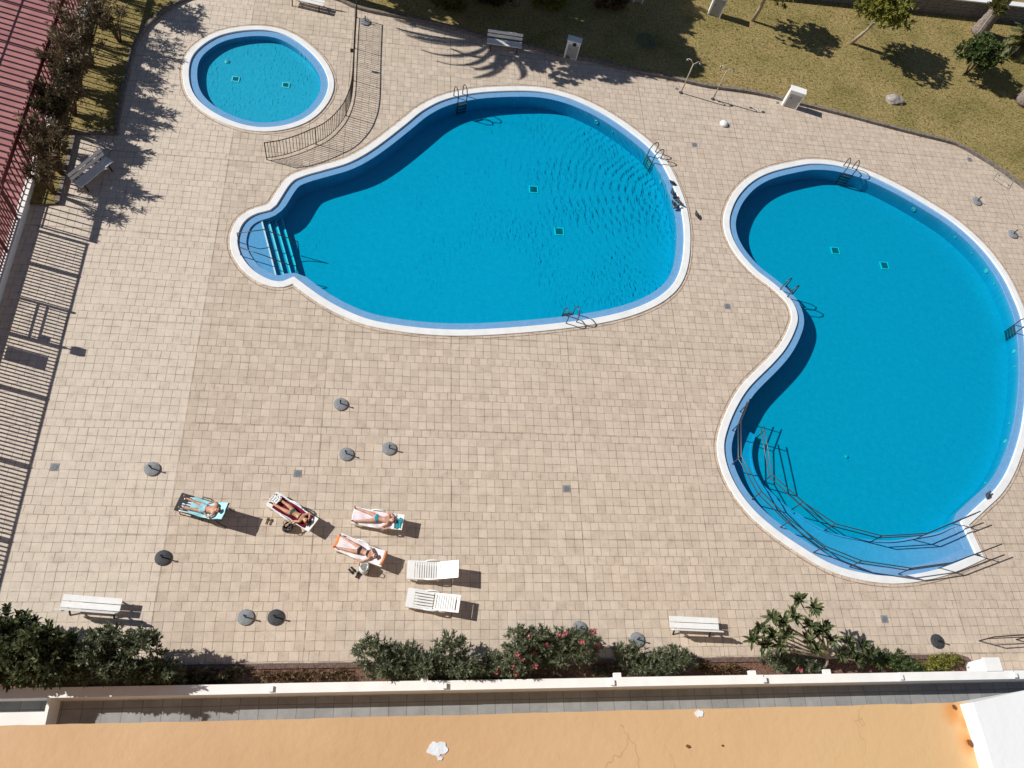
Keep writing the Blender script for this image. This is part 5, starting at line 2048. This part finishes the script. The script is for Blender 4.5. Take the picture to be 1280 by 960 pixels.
# big shrub limbs poking out left
def trunk_tree(name, label, base, height, crown_c, crown_r, leaf_m, shoots, L, W, bark, seed, r0=0.12, two=False, n_leaf=9, cat='tree', group=None, squash=0.75, limbs=7):
    rr = random.Random(seed)
    b = Vector(base)
    t = thing(name, label, cat, b, 0, group)
    c = Vector(crown_c) - b
    for k in range(2 if two else 1):
        off = Vector((0.06 * k, 0, 0))
        bend = Vector((rr.uniform(-.12, .12) + 0.14 * k, rr.uniform(-.1, .1), 0))
        MB().tube([off, c * 0.33 + off + bend, c * 0.66 + bend, c - UP * crown_r * 0.2], [r0, r0 * 0.85, r0 * 0.7, r0 * 0.4], 9).build('trunk', bark, t, True)
    mb = MB()
    lobes = [(rdir(rr, -0.4) * crown_r * rr.uniform(0.35, 0.75), rr.uniform(0.35, 0.6) * crown_r) for _ in range(11)]
    for i in range(limbs):
        lc = lobes[i][0]
        q = c + Vector((lc.x, lc.y, lc.z * squash))
        MB().tube([c * 0.72, (c * 0.72 + q) / 2 + rdir(rr) * 0.06, q], [r0 * 0.5, r0 * 0.3, r0 * 0.1], 6).build('limb', bark, t, True)
    for i in range(shoots):
        lc, lr = rr.choice(lobes)
        d = rdir(rr)
        p = lc + d * lr * rr.uniform(0.3, 1.0) ** 0.6
        p = c + Vector((p.x, p.y, p.z * squash))
        rosette(mb, p, (d + UP * 0.4 + rdir(rr) * 0.5), n_leaf, L, W, rr, 0.95)
    mb.build('crown', leaf_m, t)
    return t


def upright(px, py, cpx, cpy):
    """base on the ground, crown centre above it as the photo shows: height from the pixel pair"""
    b = G(px, py, 0.1)
    best = min((i * 0.05 for i in range(4, 160)), key=lambda z: (G(cpx, cpy, z).xy - b.xy).length)
    q = G(cpx, cpy, best)
    return b, q


b_, q_ = upright(1063.5, 54, 1112, 12)
trunk_tree('small_tree', 'small yellow-green tree with forked pale trunk on the sunny lawn', b_, 0, q_, 1.85, M['treeleaf'], 900, 0.22, 0.09, M['palebark'], 41, 0.10, True, squash=0.8)
b_, q_ = upright(940, 26, 957, -12)
q_ = Vector((q_.x + 0.1, q_.y, 2.9))
trunk_tree('small_tree', 'small tree with forked pale trunk whose crown is above the picture', b_, 0, q_, 1.5, M['treeleaf'], 500, 0.22, 0.085, M['palebark'], 42, 0.085, True, squash=0.8)
b_, q_ = upright(1207, 92, 1226, 68)
q_ = Vector((q_.x, q_.y, max(1.2, q_.z)))
trunk_tree('rubber_plant', 'bushy glossy-leaved plant between the palm trunks on the lawn', b_, 0, q_, 1.35, M['rubber'], 420, 0.32, 0.10, M['twig'], 43, 0.06, True, squash=0.75, cat='shrub')
b_ = G(1216, 51, 0.1)
trunk_tree('slender_tree', 'slender leaning tree in front of the thick palm trunk', b_, 0, b_ + Vector((0.1, 0.25, 2.35)), 0.5, M['palmleaf'], 40, 0.42, 0.06, M['palebark'], 44, 0.05, False, squash=0.6)


def palm(name, label, base, h, r, nf, fl, m, seed, lean=(0, 0), trunk_m=None, droop=0.9, leaf=1.0, fine=3, lw=0.05):
    rr = random.Random(seed)
    b = Vector(base)
    t = thing(name, label, 'palm', b)
    top = Vector((lean[0], lean[1], h))
    pts, rs = [], []
    for i in range(26):
        a = i / 25
        pts.append(Vector((lean[0] * a * a, lean[1] * a * a, h * a)))
        rs.append(r * (1.25 - 0.35 * min(1, a * 4)) * (1 + 0.07 * (i % 2)))
    MB().tube(pts, rs, 14).build('trunk', trunk_m or M['palmbark'], t, True)
    for k in range(nf):
        a = 2 * PI * k / nf + rr.uniform(-.25, .25)
        el = rr.uniform(0.0, 1.1) if k % 3 else rr.uniform(-0.4, 0.3)
        d = Vector((math.cos(a), math.sin(a), 0))
        mb = MB()
        sp = []
        L = fl * rr.uniform(0.85, 1.1)
        n = 18
        p = top.copy()
        ang = el
        for i in range(n + 1):
            sp.append(p.copy())
            p = p + (d * math.cos(ang) + UP * math.sin(ang)) * (L / n)
            ang -= droop / n * (1.0 + i / n)
        mb.tube(sp, [0.035 * (1 - 0.8 * i / n) for i in range(n + 1)], 5)
        side = d.cross(UP)
        for i in range(2, n + 1):
            for q in range(fine):
                f = i - q / fine
                i0 = int(f)
                base_p = sp[i0] + (sp[min(n, i0 + 1)] - sp[i0]) * (f - i0)
                tdir = (sp[min(n, i0 + 1)] - sp[max(0, i0 - 1)]).normalized()
                ll = 0.62 * leaf * (1 - abs(2 * f / n - 1.05) ** 2.2 * 0.75) * fl / 2.6
                for sg in (-1, 1):
                    dd = side * sg + tdir * 0.75 - UP * 0.25 + rdir(rr) * 0.12
                    mb.leaf(base_p, dd, UP, ll, lw, -0.15)
        mb.build('frond', m, t)
    return t


# palms at the upper right
palm('palm_tree', 'thick palm trunk on the lawn in front of the grey block wall', G(1223, 41, 0.1), 5.4, 0.42, 26, 2.6, M['palmleaf'], 51, (0.25, 0.2))
palm('palm_tree', 'stout palm trunk at the right picture edge on the sunny lawn', G(1279, 128, 0.1), 6.2, 0.44, 24, 2.8, M['palmleaf'], 52, (0.2, 0.1))
pb = G(1268, 66, 0.1)
palm('young_palm', 'low young palm with arching yellow-green fronds right of the thick trunk', (pb.x, pb.y, 0.1), 1.0, 0.22, 20, 1.7, M['palmleaf'], 53)
# the palm whose fronds throw the big shadow on the terrace: it stands just outside the picture
sp_ = from_shadow(612, 52, 7.4)
palm('palm_tree', 'tall palm standing above the picture top whose frond shadows reach the pear-shaped pool', (sp_.x, sp_.y, 0.1), 7.4, 0.30, 26, 3.6, M['palmleaf'], 54, droop=1.25, leaf=0.36, fine=5, lw=0.075)

# broad trees above the picture top: their shade lies over the lawn
for i, (px, py, z, r, lab) in enumerate(((540, -14, 6.0, 2.2, 'broad shade tree above the picture top, nearest the palm'), (640, 18, 6.5, 3.0, 'broad shade tree above the picture top behind the shaded bench'),
                                         (730, 54, 6.2, 3.0, 'broad shade tree above the picture top behind the socket cabinet'), (808, 56, 6.0, 2.6, 'broad shade tree above the picture top nearest the showers'),
                                         (720, -10, 6.5, 2.8, 'broad shade tree farther back above the picture top'), (810, 5, 6.0, 2.4, 'broad shade tree above the picture top beside the tall cabinet'))):
    q = from_shadow(px, py, z)
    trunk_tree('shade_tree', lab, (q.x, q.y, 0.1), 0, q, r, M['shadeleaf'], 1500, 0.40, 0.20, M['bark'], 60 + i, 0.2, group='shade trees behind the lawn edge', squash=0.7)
for i, (px, py, lab) in enumerate(((560, 6, 'low olive shrub in the tree shade above the shaded bench'), (690, 9, 'low yellow-green shrub in the tree shade above the socket cabinet'), (615, 2, 'low dark shrub between the two others in the tree shade'), (765, 8, 'reddish low shrub in the tree shade on the lawn'))):
    q = G(px, py, 0.1)
    bush('low_shrub', lab, px - 22, px + 22, py, 0.7, 0.8, 60, None, [M['palmleaf'], M['treeleaf'], M['shadeleaf'], M['straw']][i], 8, 0.22, 0.07, seed=80 + i, y0=q.y, stems=4, base_z=0.1)


# ---------------------------------------------------------------- shrubs of the left strip
def wiry_shrub(px, py, z, r, label, leaves, m, seed, L=0.24, W=0.035, arms=16, dense=1.0):
    rr = random.Random(seed)
    c = from_shadow(px, py, z)
    b = Vector((c.x, c.y, Z_LAWN))
    t = thing('wiry_shrub', label, 'shrub', b, 0, 'tall shrubs along the court fence')
    mb = MB()
    for k in range(arms):
        d = rdir(rr, -0.1)
        top = Vector((d.x * r, d.y * r, z - Z_LAWN + d.z * r * 0.8)) * rr.uniform(0.8, 1.1)
        mid = Vector((d.x * r * 0.35, d.y * r * 0.35, (z - Z_LAWN) * 0.55))
        MB().tube([Vector((d.x * 0.08, d.y * 0.08, 0)), mid, top], [0.028, 0.02, 0.007], 5).build('branch', M['twig'], t, True)
        for q in range(int(leaves * 1.25 / arms)):
            a = rr.uniform(0.35, 1.05)
            p = mid + (top - mid) * a + rdir(rr) * r * 0.16
            rosette(mb, p, (d + UP * 0.3 + rdir(rr) * 0.6), 6, L, W, rr, 0.9)
    mb.build('foliage', m, t)


SH = [(222, 22, 2.6, 1.1, 'tall dark shrub at the top of the fence strip', 330, 'darkleaf', 0.26, 0.05),
      (196, 52, 2.4, 0.9, 'sparse dry twiggy shrub at the fence above the paddling pool height', 90, 'dryleaf', 0.22, 0.03),
      (182, 78, 2.4, 0.9, 'dry pale shrub beside the twiggy one at the fence', 110, 'dryleaf', 0.22, 0.03),
      (178, 104, 2.3, 0.85, 'greyish branching shrub in the middle of the fence strip', 210, 'dryleaf', 0.24, 0.03),
      (182, 142, 2.4, 0.95, 'brown spiky shrub in the middle of the fence strip', 260, 'dryleaf', 0.30, 0.035),
      (160, 186, 2.2, 0.85, 'dense dark round shrub behind the askew bench', 330, 'darkleaf', 0.26, 0.055),
      (152, 232, 2.1, 0.9, 'spiky brown shrub nearest the low end of the fence strip', 260, 'dryleaf', 0.30, 0.04),
      (140, 262, 2.0, 0.8, 'loose spiky shrub at the corner of the fence strip', 150, 'dryleaf', 0.28, 0.03)]
SH += [(205, 70, 1.7, 0.8, 'low brown shrub filling the strip below the tall dark one', 190, 'dryleaf', 0.22, 0.035),
       (165, 100, 1.5, 0.8, 'low brown shrub hugging the white wall beside the court, upper one', 220, 'dryleaf', 0.2, 0.04),
       (152, 128, 1.5, 0.8, 'low brown shrub hugging the white wall beside the court, middle one', 220, 'dryleaf', 0.22, 0.035),
       (146, 160, 1.5, 0.8, 'low dry shrub hugging the white wall in the middle of the strip', 220, 'dryleaf', 0.2, 0.04),
       (130, 205, 1.4, 0.75, 'low olive-brown shrub hugging the white wall near the askew bench', 200, 'dryleaf', 0.22, 0.035),
       (122, 232, 1.2, 0.65, 'low brown shrub at the lower end of the strip beside the white wall', 160, 'dryleaf', 0.2, 0.035)]
for i, (px, py, z, r, lab, lv, mm, L_, W_) in enumerate(SH):
    wiry_shrub(px, py, z, r, lab, lv, M[mm], 90 + i, L_, W_)

# grey block wall at the upper right
a_, b_ = G(1040, 3, 0.1), G(1226, 23, 0.1)
d_ = (b_ - a_)
t = thing('block_wall', 'grey block retaining wall with pale cap behind the lawn', 'wall', (a_.x, a_.y, 0), math.atan2(d_.y, d_.x))
mb = MB()
rr = random.Random(2)
for row in range(5):
    x = -14.0 + (row % 2) * 0.2
    while x < 22:
        mb.box((x + 0.2, 0.15 + rr.uniform(-.012, .012), 0.1 + row * 0.21 + 0.1), (0.385, 0.3, 0.195))
        x += 0.4
mb.build('blocks', M['stonewall'], t)
MB().box((4, 0.2, 1.2), (36, 0.42, 0.08)).build('cap', M['coping'], t)

# ---------------------------------------------------------------- camera, light
cam = bpy.data.cameras.new('camera')
co = bpy.data.objects.new('camera', cam)
col.objects.link(co)
right = Vector((BX[0], BY[0], BZ[0]))
down = Vector((BX[1], BY[1], BZ[1]))
fwd = Vector((BX[2], BY[2], BZ[2]))
mtx = Matrix((right, -down, -fwd)).transposed().to_4x4()
mtx.translation = Vector((0, 0, H))
co.matrix_world = mtx
cam.sensor_width = 36
cam.sensor_fit = 'HORIZONTAL'
cam.lens = 36 * FPX / 1280
cam.clip_start = 0.05
cam.clip_end = 3000
sc.camera = co

w = bpy.data.worlds.new('World')
sc.world = w
w.use_nodes = True
nt = w.node_tree
bg = nt.nodes['Background']
sky = nt.nodes.new('ShaderNodeTexSky')
sky.sky_type = 'NISHITA'
sky.sun_disc = False
sky.sun_elevation = SUN_EL
sky.ozone_density = 3.0
sky.dust_density = 0.3
to_sun = Vector((-math.cos(SUN_AZ) * math.cos(SUN_EL), -math.sin(SUN_AZ) * math.cos(SUN_EL), math.sin(SUN_EL)))
sky.sun_rotation = math.atan2(to_sun.x, to_sun.y)
nt.links.new(sky.outputs[0], bg.inputs['Color'])
bg.inputs['Strength'].default_value = 0.055
sl = bpy.data.lights.new('sun', 'SUN')
sl.energy = 5.0
sl.angle = R(0.53)
sl.color = (1.0, 0.955, 0.88)
so = bpy.data.objects.new('sun', sl)
col.objects.link(so)
so.rotation_euler = (-to_sun).to_track_quat('-Z', 'Y').to_euler()
so.location = (0, 0, 60)

sc.view_settings.view_transform = 'Standard'
sc.view_settings.look = 'None'
sc.view_settings.exposure = 0.0
sc.view_settings.gamma = 1.0
sc.view_settings.use_curve_mapping = False
sc.cycles.transparent_max_bounces = 16
sc.cycles.max_bounces = 8
